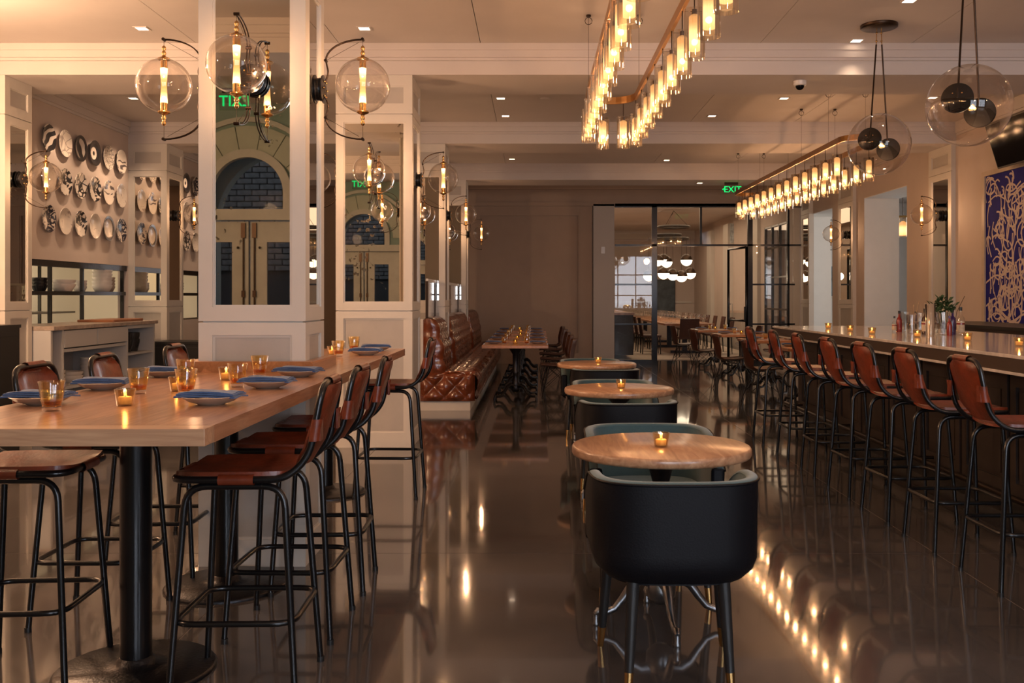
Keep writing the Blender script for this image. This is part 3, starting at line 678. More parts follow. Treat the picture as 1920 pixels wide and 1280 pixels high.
for x, y, r, l in ((-1.80, 4.02, .2, 'second plate along the left side'), (-1.16, 3.46, 0, 'plate nearest the viewer on the right side'),
                (-1.13, 4.08, .05, 'second plate along the right side'), (-1.14, 4.66, -.05, 'third plate on the right side'),
                (-1.79, 4.66, .1, 'third plate along the left side'), (-1.115, 6.40, .1, 'plate right after the mirror column'), (-1.13, 6.9, .3, 'farthest plate at the end')):
    dup(P0, (x, y, TT), r, l+' of communal table'); dup(N0, (x, y, TT+.029), r, 'folded blue napkin on '+l)

# ------------------------------------------------------------------ round tables, tub chairs
def make_round(label):
    T = thing('round_table', label, 'table', group='round oak tables')
    MB().lathe([(1e-4, .725), (.36, .725), (.378, .729), (.382, .738), (.382, .757), (.378, .765), (.372, .768), (1e-4, .768)], 56).build('tabletop', OAKR, T)
    MB().lathe([(.035, .18), (.05, .20), (.036, .24), (.032, .30), (.034, .60), (.05, .66), (.09, .70), (.10, .725), (1e-4, .725)], 20).build('column', IRON, T)
    MB().lathe([(1e-4, .085), (.03, .09), (.062, .12), (.066, .17), (.05, .20), (.035, .22)], 20).build('hub', ALU, T)
    for k in range(4):
        a = k*PI/2+.10; c, s = math.cos(a), math.sin(a)
        pr = [(.045, .185), (.09, .19), (.13, .165), (.165, .115), (.20, .072), (.24, .055), (.275, .062), (.285, .05)]
        MB().tube([(c*r, s*r, z) for r, z in pr], [.026, .024, .02, .017, .015, .0145, .017, .012], 8).lathe([(.012, 0), (.016, .012), (.010, .024), (.012, .05)], 10, (c*.282, s*.282, 0)).build('scroll_leg', ALU, T)
    return T
R0 = make_round('round oak pedestal table nearest the viewer'); R0.location = (.547, 4.12, 0)
dup(R0, (.60, 6.72, 0), .3, 'round oak pedestal table in the middle of the row of three'); dup(R0, (.61, 9.25, 0), .7, 'farthest of the three round oak tables')
def make_tub(label):
    T = thing('tub_chair', label, 'chair', group='leather and velvet tub chairs')
    # plan: horseshoe, back at -Y
    def plan(t, off):   # t -1..1
        a = t*PI*.5*1.28
        if abs(t) < .70:
            b = t/.70*PI*.5; r = 1.0; ex = .62
            sx = math.copysign(abs(math.sin(b))**ex, b); cy = abs(math.cos(b))**ex
            return ((.300-off)*sx, -(.285-off)*cy)
        k = (abs(t)-.70)/.30
        return (math.copysign(.300-off, t), .30*k)
    def top(t): 
        k = max(0, (abs(t)-.62)/.38); return .760-.13*k*k
    def wall(off, z0, z1f, tuck):
        def fn(u, v):
            t = -1+2*u; o_ = off+tuck*(1-min(1, v*5))**2
            x, y = plan(t, o_); return (x*(1+.015*v), y*(1+.03*v), z0+(z1f(t)-z0)*v)
        return fn
    o = MB().grid(wall(0, .395, lambda t: top(t)-.012, .045), 48, 10).build('outer_shell', BLKL, T)
    MB().grid(wall(.038, .43, lambda t: top(t)-.006, 0), 48, 8, flip=True).build('inner_shell', TEAL, T)
    rim = []; 
    MB().grid(lambda u, v: (lambda t, b: (plan(t, .020)[0]*1.015+(-.021*math.cos(b))*(-plan(t, 0)[0]/.3)*1.0, plan(t, .020)[1]*1.03+(-.021*math.cos(b))*(-plan(t, 0)[1]/.3 if plan(t, 0)[1] < 0 else 0), top(t)-.012+.012*math.sin(b)))(-1+2*u, v*PI), 48, 8).build('padded_rim', TEAL, T)
    MB().tube([(plan(-1+2*k/48, -.002)[0]*1.015, plan(-1+2*k/48, -.002)[1]*1.03, top(-1+2*k/48)-.010) for k in range(49)], .005, 6).build('piping', BLKL, T)
    for s in (-1, 1): MB().box((s*.245, .298, .42), (s*.303, .312, .632), .012).build('arm_front', BLKL, T)
    base = [(plan(-1+2*k/32, .05)) for k in range(33)]
    MB().prism([(p[0]*.95, p[1]*.95) for p in base], .385, .43).build('seat_base', BLKL, T)
    cu = [(plan(-1+2*k/32, .055)) for k in range(33)]
    MB().prism([(p[0], p[1]+(.02 if p[1] > .28 else 0)) for p in cu], .43, .50, smooth=False).build('seat_cushion', TEAL, T)
    for x, y in ((-.16, -.19), (.16, -.19), (-.215, .22), (.215, .22)):
        ex, ey = x*1.14, y*1.18
        P_ = lambda t: (x+(ex-x)*t, y+(ey-y)*t, .40*(1-t))
        lg = MB().tube([P_(0), P_(.5), P_(.80)], [.024, .020, .0165], 12).build('leg', BLACKP, T)
        MB().tube([P_(.80), P_(1)], [.0168, .0125], 12).build('brass_tip', BRASS, T)
    return T
K0 = make_tub('black leather tub chair seen from behind, in the foreground at the nearest round table'); K0.location = (.515, 3.60, 0); K0.rotation_euler = (0, 0, .0)
for x, y, r, l in ((.555, 4.62, PI, 'teal lined tub chair facing the viewer behind the nearest round table'), (.59, 6.06, .03, 'black tub chair with its back to the viewer at the middle round table'),
                   (.60, 7.24, PI, 'teal lined tub chair facing the viewer behind the middle round table'), (.65, 8.72, 0, 'black tub chair with its back to the viewer at the farthest round table'),
                   (.58, 9.80, PI, 'teal lined tub chair facing the viewer beyond the farthest round table')): dup(K0, (x, y, 0), r, l)
CL += [(.54, 4.06, .768, 'lit votive candle on the nearest round table'), (.61, 6.68, .768, 'lit votive candle on the middle round table'), (.62, 9.2, .768, 'lit votive candle on the farthest round table')]

# ------------------------------------------------------------------ banquette
BQ = thing('tufted_banquette', 'long brown tufted leather banquette bench running to the far wall', 'sofa', (-.95, 11.83, 0))
def tuft(a, b, A):    # a, b in tuft units
    d = min(abs(((a+b) % 1)-.5), .5); e = min(abs(((a-b) % 1)-.5), .5)
    return A*((1-abs(math.sin(PI*(a+b)/1)**1)**.0)*0+(abs(math.sin(PI*(a+b)/1))*abs(math.sin(PI*(a-b)/1)))**.45)
y0, y1 = 11.83, 20.2; xb_, xf = -1.22, -.72
prof = [(-1.42, .44), (xf-.05, .445), (xf, .40), (xf, .13), (xf-.03, .12)]
pl = fillet([(p[0], 0, p[1]) for p in prof], .05, 5)
cum = [0]
for a, b in zip(pl, pl[1:]): cum.append(cum[-1]+(b-a).length)
def onprof(s):
    s *= cum[-1]
    for i in range(len(cum)-1):
        if s <= cum[i+1]+1e-9:
            t = (s-cum[i])/max(1e-9, cum[i+1]-cum[i]); p = pl[i].lerp(pl[i+1], t); d = (pl[i+1]-pl[i]).normalized(); return p, Vector((-d.z, 0, d.x)), s
    return pl[-1], Vector((0, 0, 1)), s
def seatfn(u, v):
    p, nn, s = onprof(v); y = y0-.012+u*(y1-y0+.012); h = tuft(s/.30, (y-y0)/.26, .042)
    return (p.x+.95-nn.x*-h if False else p.x+.95+abs(nn.x)*h, y-y0, p.z+max(0, abs(nn.z))*h*.9)
def clipfn(ua, ub, xmin):
    def fn(u, v):
        q = seatfn(ua+(ub-ua)*u, v); return (max(q[0], xmin+.95), q[1], q[2])
    return fn
uc = (12.93-y0)/(y1-y0)
MB().grid(clipfn(0, uc, -1.42), 28, 26).build('seat_cushion', LEATHB, BQ); MB().grid(clipfn(uc, 1, -1.183), 180, 26).build('seat_cushion', LEATHB, BQ)
def endfn(u, v):
    x = -1.42+u*(xf+1.42); z = .12+v*.345; e = min(1, 10*min(u+.02, 1-u+.02, v+.02, 1-v+.02)*.6)
    rr = .04*(max(0, u-.88)/.12)**2+.04*(max(0, v-.85)/.15)**2
    return (x+.95, -.005-tuft(x/.26+.2, z/.26+.35, .06)*e+rr, z+.02*(max(0, v-.8)/.2)*(1-u*0))
MB().grid(endfn, 44, 22).build('end_cushion', LEATHB, BQ)
for i in range(3):
    for j in range(2):
        MB().sphere((-1.28+.95+i*.20+j*.10, .0, .24+j*.11), .011, 8, 6).build('button', LEATHD, BQ)
MB().box((-1.42+.95, .03, 0), (xf-.06+.95, 1.1, .13)).box((-1.183+.95, 1.1, 0), (xf-.06+.95, y1-y0, .13)).build('plinth', PAINT, BQ)
def backfn(ya, yb):
    def fn(u, v):
        y = ya+u*(yb-ya); z = .46+v*.66; lean = -.10*v
        bulge = .05*math.sin(PI*min(1, max(0, v)))**.5 if 0 < v < 1 else 0
        return (-1.14+.95+lean+bulge+tuft(z/.26, y/.26, .04), y-y0, z)
    return fn
for ya, yb in ((11.85, 12.92), (13.60, 16.91), (17.6, 20.2)):
    n = int((yb-ya)*22); MB().grid(backfn(ya, yb), n, 20).build('back_cushion', LEATHB, BQ)
    def cap(u, v, ya=ya):
        z = .46+v*.66; x0_ = -1.36+.95; x1_ = backfn(ya, ya+1)(0, v)[0]; e = math.sin(PI*u)**.5
        return (x0_+(x1_-x0_)*u, ya-y0-.03*e-.015*e*abs(math.sin(v*12)), z+(.02*math.sin(PI*u) if v > .99 else 0))
    MB().grid(cap, 10, 20).build('back_end', LEATHB, BQ)
    MB().grid(lambda u, v, ya=ya, yb=yb: (-1.36+.95+(backfn(ya, yb)(v, 1)[0]+1.36-.95)*u, ya-y0+(yb-ya)*v, 1.12+.03*math.sin(PI*u)), 8, 40).build('back_top', LEATHB, BQ)
    MB().box((-1.40+.95, ya-y0, .1), (-1.355+.95, yb-y0, 1.13)).build('back_board', PAINT, BQ)
for k, (ya, yb, l) in enumerate(((11.95, 12.9, 'low glass screen on a dark post above the front banquette back'), (13.65, 16.85, 'glass screen above the middle section of the banquette back'))):
    G = thing('glass_screen', l, 'screen', (-1.32, ya, 1.13))
    MB().box((-.008, 0, .02), (.0, yb-ya, .46)).build('glass_pane', PANE, G)
    MB().box((-.02, -.02, 0), (.012, .012, .47)).build('post', BRONZE, G); MB().box((-.02, yb-ya-.03, 0), (.012, yb-ya, .47)).build('post', BRONZE, G)
    MB().box((-.02, 0, .46), (.012, yb-ya, .50)).build('top_rail', PAINT, G)

# ------------------------------------------------------------------ dining tables and shell chairs
def make_diner(label, w_=.88, d_=.95, mat=OAKD):
    T = thing('dining_table', label, 'table', group='dining tables')
    MB().box((-w_/2, -d_/2, .722), (w_/2, d_/2, .762), .004).build('tabletop', mat, T)
    MB().lathe([(.05, .16), (.07, .20), (.045, .25), (.038, .35), (.05, .37), (.038, .39), (.045, .62), (.09, .69), (.11, .722), (1e-4, .722)], 16).build('column', IRON, T)
    MB().lathe([(1e-4, .10), (.05, .11), (.07, .15), (.06, .19)], 14).build('hub', IRON, T)
    for k in range(4):
        a = PI/4+k*PI/2; c, s = math.cos(a), math.sin(a)
        pr = [(.05, .19), (.11, .20), (.17, .17), (.22, .11), (.28, .07), (.34, .065), (.38, .075), (.40, .04), (.40, 0)]
        MB().tube([(c*r, s*r, z) for r, z in pr], [.03, .028, .024, .02, .018, .017, .02, .016, .014], 6).build('scroll_leg', IRON, T)
    return T
DY = (13.15, 14.45, 15.75, 17.1, 18.6)
onames = ('nearest', 'second', 'third', 'fourth', 'farthest')
D0 = make_diner('set oak dining table nearest the viewer in the row beside the banquette'); D0.location = (-.24, DY[0], 0)
for k in range(1, 5): dup(D0, (-.24+.01*k, DY[k], 0), 0, 'set oak dining table beside the banquette, %s in the row' % onames[k])
def make_shell(label):
    T = thing('shell_chair', label, 'chair', group='brown shell chairs')
    def sh(u, v):
        x = -1+2*u
        pr = [(.24, .455), (.20, .465), (.05, .445), (-.10, .44), (-.18, .47), (-.215, .56), (-.235, .68), (-.262, .80), (-.268, .83)]
        t = v*(len(pr)-1); i = min(int(t), len(pr)-2); f_ = t-i
        y = pr[i][0]*(1-f_)+pr[i+1][0]*f_; z = pr[i][1]*(1-f_)+pr[i+1][1]*f_
        wd = .235-.03*max(0, v-.55)/.45-.05*max(0, (v-.85)/.15)**2-.03*max(0, (.12-v)/.12)**2
        up = .035*x**4*(1-abs(v-.5)*.8); fo = .07*x*x*max(0, min(1, (v-.42)/.25))
        return (x*wd, y+fo, z+up*(1 if v < .55 else 0.2))
    MB().sheet(sh, 1, .007, 10, 18).build('shell', SHELLB, T)
    tops = [(-.10, .12), (.10, .12), (-.10, -.10), (.10, -.10)]; feet = [(-.21, .22), (.21, .22), (-.21, -.22), (.21, -.22)]
    for (a, b), (c, d) in zip(tops, feet): MB().tube([(a, b, .44), (c, d, 0)], .0065, 6).build('leg', BLACKM, T)
    m = MB()
    for i, j in ((0, 1), (2, 3), (0, 2), (1, 3)):
        ta, fa, tb, fb = tops[i], feet[i], tops[j], feet[j]
        pa = lambda t, q, r_: (q[0]+(r_[0]-q[0])*t, q[1]+(r_[1]-q[1])*t, .44*(1-t))
        m.tube([pa(0.02, ta, fa), pa(.62, tb, fb)], .004, 5); m.tube([pa(0.02, tb, fb), pa(.62, ta, fa)], .004, 5)
    m.tube([(-.1, .12, .43), (.1, -.1, .43)], .005, 5); m.tube([(.1, .12, .43), (-.1, -.1, .43)], .005, 5)
    m.build('wire_brace', BLACKM, T)
    return T
H0 = make_shell('brown shell chair nearest the viewer at the row of tables beside the banquette'); H0.location = (.34, DY[0], 0); H0.rotation_euler = (0, 0, PI/2)
for k in range(1, 5): dup(H0, (.35, DY[k], 0), PI/2+random.uniform(-.06, .06), 'brown shell chair at the %s table of the row beside the banquette' % onames[k])
# place settings on them
def setting(x, y, h, where, side=1, fx=.30):
    for s, nm in ((-1, 'left'), (1, 'right')):
        dup(P0, (x+s*fx, y, h), 0, 'plate at the %s of %s' % (nm, where), 'distant plates'); dup(N0, (x+s*fx, y, h+.024), 0, 'dark napkin on the %s plate of %s' % (nm, where), 'distant napkins')
        dup(T0, (x+s*.15, y-.16, h), 0, 'amber tumbler at the %s of %s' % (nm, where), 'distant tumblers')
    dup(C0, (x+random.uniform(-.03, .03), y-.05, h), 0, 'lit votive candle in the middle of %s' % where, 'distant candles')
    for s, nm in ((-1, 'left'), (1, 'right')):
        t = MB()
        for q in (-.13, .13): t.box((x+s*fx+q-.009, y-.10, h), (x+s*fx+q+.009, y+.09, h+.004))
        tag(t.build('cutlery_pair', ALU), 'knife and fork beside the plate at the %s of %s' % (nm, where), 'cutlery', 'distant cutlery')
for k in range(5): setting(-.24, DY[k], .762, 'the %s table beside the banquette' % onames[k])
# right hand row near the glass partition
RY = (12.45, 14.5, 16.7, 19.0)
rn = ('nearest', 'second', 'third', 'farthest')
D1 = dup(D0, (3.62, RY[0], 0), 0, 'set oak table just beyond the end of the bar, nearest in the right-hand row', 'dining tables beyond the bar')
for k in range(4):
    if k: dup(D0, (3.62, RY[k], 0), 0, 'set oak table beyond the bar, %s in the right-hand row' % rn[k], 'dining tables beyond the bar')
    setting(3.62, RY[k], .762, 'the %s table beyond the bar' % rn[k])
    dup(H0, (2.98, RY[k]+.1, 0), -PI/2+random.uniform(-.1, .1), 'brown shell chair on the left of the %s table beyond the bar' % rn[k], 'shell chairs beyond the bar')
    dup(H0, (4.28, RY[k], 0), PI/2, 'brown shell chair on the right of the %s table beyond the bar' % rn[k], 'shell chairs beyond the bar')

# ------------------------------------------------------------------ the bar
BT = 1.07
BAR = thing('bar_counter', 'long dark panelled bar with a veined marble top and white under-ledge', 'bar', (3, 1.2, 0))
def LB(m): m.v = [(p[0]-3, p[1]-1.2, p[2]) for p in m.v]; return m
LB(MB().box((2.75, 1.2, BT-.022), (4.26, 11.05, BT), .004)).build('marble_top', MARBLE, BAR)
LB(MB().box((2.762, 1.21, BT-.10), (4.2, 11.03, BT-.022))).build('dark_apron', BARAPR, BAR)
LB(MB().box((2.752, 1.2, BT-.118), (4.2, 11.04, BT-.10), .003)).build('pale_under_ledge', MARBLE, BAR)
LB(MB().box((3.02, 1.25, .1), (4.15, 10.95, BT-.118))).build('body', BARDARK, BAR)
LB(MB().box((3.06, 1.25, 0), (4.1, 10.9, .1))).build('toe_kick', BLACKP, BAR)
k = 0; y = 1.3
while y < 10.7:
    m = MB(); y2 = min(y+.68, 10.92); a, b = y+.02, y2-.02
    m.box((3.02, a, .14), (3.0, a+.07, .92)); m.box((3.02, b-.07, .14), (3.0, b, .92)); m.box((3.02, a+.07, .14), (3.0, b-.07, .24)); m.box((3.02, a+.07, .84), (3.0, b-.07, .92))
    m.box((3.02, a+.1, .27), (3.008, b-.1, .81))
    LB(m).build('front_panel', BARDARK, BAR); y = y2
LB(MB().tube([(2.86, 1.4, .20), (2.86, 10.9, .20)], .02, 10)).build('foot_rail', BRONZE, BAR)
for y in (1.8, 3.6, 5.4, 7.2, 9.0, 10.7): LB(MB().tube([(2.86, y, .20), (3.02, y, .20)], .012, 6)).build('rail_bracket', BRONZE, BAR)
BB = thing('back_bar_cabinet', 'low dark back bar cabinet below the blue painting', 'cabinet', (5.2, 7, 0))
MB().box((-.35, -5.5, 0), (.48, 5.2, 1.06)).build('body', BARDARK, BB); MB().box((-.37, -5.5, 1.06), (.48, 5.22, 1.095)).build('worktop', BLACKP, BB)
for i in range(10): MB().box((-.37, -5.4+i*1.04, .12), (-.35, -5.4+i*1.04+.96, 1.0)).build('cabinet_door', BARDARK, BB)

# things on the bar
def on_bar(px, py): d = (1.4-BT)*1800/(py-557); return X(px, d), d
for (px, py, l) in ((1553, 616, 'lit votive candle farthest along the bar'), (1594, 621, 'lit votive candle on the bar, second from its far end'), (1635, 626.5, 'lit votive candle on the bar, third from its far end'),
                    (1720, 632, 'lit votive candle on the bar in front of the mixing tools and straws'), (1814, 638.5, 'lit votive candle on the bar beside the last syrup bottle'), (1911, 649, 'lit votive candle on the bar at the right photo edge')):
    x, y = on_bar(px, py); CL.append((x, y, BT, l))
CL.append((-1.45, 3.41, TT, None))
for x, y, z, l in CL:
    if l: dup(C0, (x, y, z), random.random()*3, l)
    point('candle_light', (x, y, z+.056), .28, (1, .5, .18), .006)
def bottle(px, py, h, r, body, cap, label, lab=None, neck=.3):
    x, y = on_bar(px, py); T = thing('bitters_bottle', label, 'bottle', (x, y, BT), 0, 'bottles on the bar')
    MB().lathe([(1e-4, 0), (r*.95, 0), (r, .006), (r, h*.55), (r*.85, h*.63), (r*.36, h*.72), (r*.34, h*.88), (1e-4, h*.88)], 16).build('bottle_body', body, T)
    MB().lathe([(r*.42, h*.87), (r*.42, h), (1e-4, h)], 12).build('cap', cap, T)
    if lab:
        MB().lathe([(r*1.02, h*.12), (r*1.02, h*.50)], 20, cap=False).build('paper_label', lab, T)
        MB().lathe([(r*1.03, h*.38), (r*1.03, h*.44)], 20, cap=False).build('label_band', REDB if lab is LABELP else BLACKP, T)
    return T
bottle(1677, 622, .15, .022, GLASS, BLACKP, 'small clear dropper bottle leftmost in the group on the bar', LABELP)
bottle(1686, 622, .20, .026, REDB, BLACKP, 'bright red bottle with black cap near the left of the bar group')
bottle(1717, 620, .19, .026, GLASS, BLACKP, 'clear bottle with dark cap behind the mixing glasses on the bar', LABELP)
bottle(1734, 626.5, .23, .028, BRNG, BLACKP, 'dark brown bottle with cream and red label beside the tin shaker', LABELP)
bottle(1780, 629, .17, .022, REDB, PURB, 'dark red bottle with dark shoulders right of the herb glass')
bottle(1786, 627, .23, .028, PURB, BLACKP, 'deep purple bottle right behind the dark red bottle')
bottle(1801, 628.5, .245, .033, GLASS, BLACKP, 'clear necked bottle with cream label, rightmost in the group on the bar', LABELP)
x, y = on_bar(1744, 630.5); T = thing('cocktail_shaker', 'tall polished tin shaker standing in the middle of the bar group', 'shaker', (x, y, BT))
MB().lathe([(1e-4, 0), (.030, 0), (.033, .02), (.043, .27), (.045, .275), (.041, .274), (.030, .02), (1e-4, .015)], 24).build('tin_body', TINCH, T)
for (px, py, h, r, l) in ((1697, 621, .19, .045, 'leftmost cut crystal mixing glass on the bar'), (1709, 625, .17, .043, 'cut crystal mixing glass full of straws on the bar'), (1725, 622, .18, .045, 'cut crystal mixing glass behind the brown bottle on the bar'), (1768, 627.5, .20, .062, 'large cut crystal glass holding a bunch of green herbs on the bar')):
    x, y = on_bar(px, py); T = thing('mixing_glass', l, 'glass', (x, y, BT), 0, 'crystal glasses on the bar')
    MB().lathe([(1e-4, .012), (r*.82, .014), (r*.9, h), (r, h), (r*.92, .004), (1e-4, 0)], 24, flute=.05, nfl=12).build('glass_body', GLASS, T)
    MB().lathe([(r*.97, h*.25), (r*.99, h*.45)], 24, flute=.08, nfl=12, cap=False).build('cut_band', GLASS, T)
    if 'herbs' in l: HX, HY = x, y
    elif 'straws' in l: SX, SY = x, y
T = thing('herb_bunch', 'bushy bunch of dark green mint standing in the large crystal glass', 'herbs', (HX, HY, BT+.02))
for k in range(110):
    a = random.uniform(0, 2*PI); rr = random.uniform(.005, .10); zz = .17+random.uniform(0, .13)*(1-rr/.14)+.02; c, s = math.cos(a), math.sin(a); s_ = random.uniform(.028, .045); tl = random.uniform(-.9, 1.3)
    base = Vector((c*rr, s*rr, zz)); tip = base+Vector((c*s_*1.3, s*s_*1.3, s_*tl)); mid = (base+tip)/2; sd = Vector((-s, c, random.uniform(-.8, .8))).normalized()*s_*.48
    MB().add([base, mid+sd+Vector((0, 0, .004)), tip, mid-sd+Vector((0, 0, .004)), mid-Vector((0, 0, .004))], [(0, 4, 1), (1, 4, 2), (2, 4, 3), (3, 4, 0)]).build('leaf', LEAF, T)
m = MB()
for k in range(8): a = k*.8; m.tube([(math.cos(a)*.015, math.sin(a)*.015, 0), (math.cos(a)*.05, math.sin(a)*.05, .22)], .0018, 5)
m.build('stems', LEAF, T)
for k, (dx_, dz_, l) in enumerate(((.07, .30, 'long straw leaning right out of the crystal mixing glass'), (.0, .26, 'straw standing upright in the crystal mixing glass'))):
    tag(MB().tube([(SX+.0+.02*k, SY+.01*k, BT+.02), (SX+.02*k+dx_, SY+.01*k, BT+dz_)], .0025, 6).build('drinking_straw', STRAW), l, 'straw', 'straws on the bar')
x, y = on_bar(1790, 626); tag(MB().tube([(x-.01, y, BT+.02), (x+.02, y, BT+.2), (x+.09, y, BT+.34)], .0025, 6).build('bar_spoon', BRONZE), 'long dark bar spoon leaning right behind the bottles', 'spoon')

# painting and television
PA = thing('scribble_painting', 'tall blue painting covered in pale looping strokes, pale wood frame, right wall', 'painting', (5.70, 10.4, 1.97))
MB().box((-.03, -1.63, -.94), (0, 1.63, .94)).build('canvas', ARTBLUE, PA)
m = MB(); 
for a, b in (((-.05, -1.70, -1.0), (0, -1.63, 1.0)), ((-.05, 1.63, -1.0), (0, 1.70, 1.0)), ((-.05, -1.63, .94), (0, 1.63, 1.0)), ((-.05, -1.63, -1.0), (0, 1.63, -.94))): m.box(a, b)
m.build('frame', PALEW, PA)
rs = random.Random(3)
def stroke(pts, wd):
    n = len(pts); vs = []
    for i in range(n):
        a = Vector(pts[max(0, i-1)]); b = Vector(pts[min(n-1, i+1)]); t = (b-a); t = t.normalized() if t.length else Vector((1, 0)); nn = Vector((-t.y, t.x))*wd
        for s in (-1, 1):
            q = Vector(pts[i])+nn*s; vs.append((-.0315-.0006*rs.random(), max(-1.62, min(1.62, q.x)), max(-.93, min(.93, q.y))))
    return vs, [(2*i, 2*i+2, 2*i+3, 2*i+1) for i in range(n-1)]
m = MB()
for k in range(440):
    cy_, cz_ = rs.uniform(-1.5, 1.58), rs.uniform(-.85, .85); typ = rs.random()
    if typ < .42:
        hh = rs.uniform(.07, .20); sl = rs.uniform(-.25, .25); bend = rs.uniform(-.06, .06); pts = [(cy_+sl*t*hh+bend*math.sin(PI*t), cz_-hh+2*hh*t) for t in [i/8 for i in range(9)]]
    elif typ < .85:
        r_ = rs.uniform(.05, .17); e = rs.uniform(.7, 1.6); a0 = rs.uniform(0, 6.3); sw = rs.uniform(2.0, 5.5); pts = [(cy_+r_*math.cos(a0+sw*i/18), cz_+r_*e*math.sin(a0+sw*i/18)) for i in range(19)]
    else:
        ww = rs.uniform(.08, .25); pts = [(cy_-ww+2*ww*t, cz_+.05*math.sin(t*4+cy_*9)) for t in [i/10 for i in range(11)]]
    m.add(*stroke(pts, rs.uniform(.009, .0135)))
tag(m.build('painted_strokes', ARTLINE, PA), kind='stuff')
TV = thing('television', 'black wall television tilted down above the blue painting, at the right photo edge', 'television', (5.40, 10.55, 3.22)); TV.rotation_euler = (0, math.radians(-17), 0)
MB().box((-.03, -.62, -.32), (.02, .75, .22), .008).build('casing', BLACKP, TV)
MB().box((-.032, -.60, -.30), (-.0302, .73, .20)).build('screen', SCREEN, TV)
MB().box((.02, -.5, -.08), (.22, .1, .08)).tube([(.02, -.3, .1), (.24, -.3, .22)], .012, 6).build('bracket', BLACKM, TV)

# ------------------------------------------------------------------ sconces
def make_sconce(label):
    T = thing('globe_sconce', label, 'wall lamp', group='glass globe sconces')
    u0 = .26
    MB().lathe([(.077, 0), (.078, .006), (.062, .010), (.060, .024), (.063, .028), (.063, .032), (.060, .036), (.076, .044), (.076, .050), (.03, .056), (1e-4, .057)], 24, (0, 0, -.02), axis=(1, 0, 0)).build('wall_spool', BLACKM, T)
    m = MB()
    for a in range(6): m.sphere((.058, .045*math.cos(a*PI/3), -.02+.045*math.sin(a*PI/3)), .006, 6, 4)
    m.build('spool_screws', BRASS, T)
    for s, nm in ((1, 'upper_arm'), (-1, 'lower_arm')):
        base = fillet([(.05, 0, s*.02), (.062, 0, s*.05), (.075, 0, s*.09), (.06, 0, s*.155)], .03, 4)
        arc = [(.06+(u0-.06)*(1-math.cos(PI/2*k/10)), 0, s*(.155+.115*math.sin(PI/2*k/10))) for k in range(11)]
        m = MB()
        for dy in (-.007, .007):
            m.tube([(p[0], p[1]+dy, p[2]-.02) for p in base+[Vector(q) for q in arc[1:]]], .0035, 6)
        for q in (base[0], base[-1], arc[-1]): m.tube([(q[0], -.014, q[2]-.02), (q[0], .014, q[2]-.02)], .0085, 8)
        m.build(nm, BRONZE, T)
        MB().tube([(u0, 0, s*.27-.02), (u0, 0, s*.21)], .0012, 5).tube([(.06, 0, s*.155-.02), (u0-.02, 0, s*.255-.02)], .0012, 5).build('cable', BRONZE, T)
        MB().lathe([(1e-4, .135), (.030, .138), (.034, .146), (.022, .153), (.011, .158), (.008, .166), (.013, .174), (.010, .182), (.007, .190), (.012, .200), (.010, .210), (.005, .216), (1e-4, .218)], 14, (u0, 0, 0), axis=(0, 0, s)).build('brass_finial', BRASS, T)
        MB().lathe([(.018, .093), (.018, .138), (1e-4, .138)], 14, (u0, 0, 0), axis=(0, 0, s)).build('tube_cap', BRASS, T)
    MB().sphere((u0, 0, 0), .147, 40, 26).build('glass_globe', GLOBE, T)
    MB().lathe([(.0195, -.094), (.0175, -.06), (.0145, 0), (.0175, .06), (.0195, .094)], 18, (u0, 0, 0)).build('lamp_tube', TUBE, T)
    return T
SL = 2.7
def sconce_light(x, y, z, p=4.0):
    for s in (-1, 1): point('sconce_light', (x, y, z+s*.078), p*SL*.8, WARM2, .010)
SC = None
def sconce(x, y, z, rz, label, p=4.0):
    global SC
    if SC is None: SC = make_sconce(label); SC.location = (x, y, z); SC.rotation_euler = (0, 0, rz)
    else: dup(SC, (x, y, z), rz, label)
    sconce_light(x+.26*math.cos(rz), y+.26*math.sin(rz), z, p)
z_ = 2.545
sconce(-1.462, 4.99, z_, -PI/2, 'glass globe sconce on the front mirror of the nearest column')
sconce(-1.184, 5.20, z_, 0, 'glass globe sconce on the right side of the nearest column')
sconce(-1.741, 5.20, z_, PI, 'glass globe sconce on the left side of the nearest column')
sconce(-1.483, 8.94, z_, -PI/2, 'glass globe sconce on the front mirror of the broad second column')
sconce(-1.127, 9.25, z_, 0, 'glass globe sconce on the right side of the broad second column')
sconce(-1.84, 9.25, z_, PI, 'glass globe sconce on the left side of the broad second column, mostly hidden')
sconce(-1.50, 12.94, z_, -PI/2, 'glass globe sconce on the front of the column in mid banquette')
sconce(-1.19, 13.25, z_, 0, 'glass globe sconce right of the column in mid banquette')
sconce(-1.50, 16.93, z_, -PI/2, 'glass globe sconce on the front of the farthest centre column')
sconce(-1.19, 17.2, z_, 0, 'glass globe sconce right of the farthest centre column, against taupe wall')
sconce(-4.92, 9.18, z_, 0, 'glass globe sconce at the left edge of the photo, overlapping the first wall plates')
sconce(-4.94, 13.25, z_, 0, 'glass globe sconce on the second left wall pilaster, beside the nearest column')
sconce(5.64, 13.30, z_, PI, 'glass globe sconce on the right wall pilaster beside the blue painting')
sconce(5.64, 17.35, z_, PI, 'glass globe sconce on the right wall pilaster between the two tall openings')

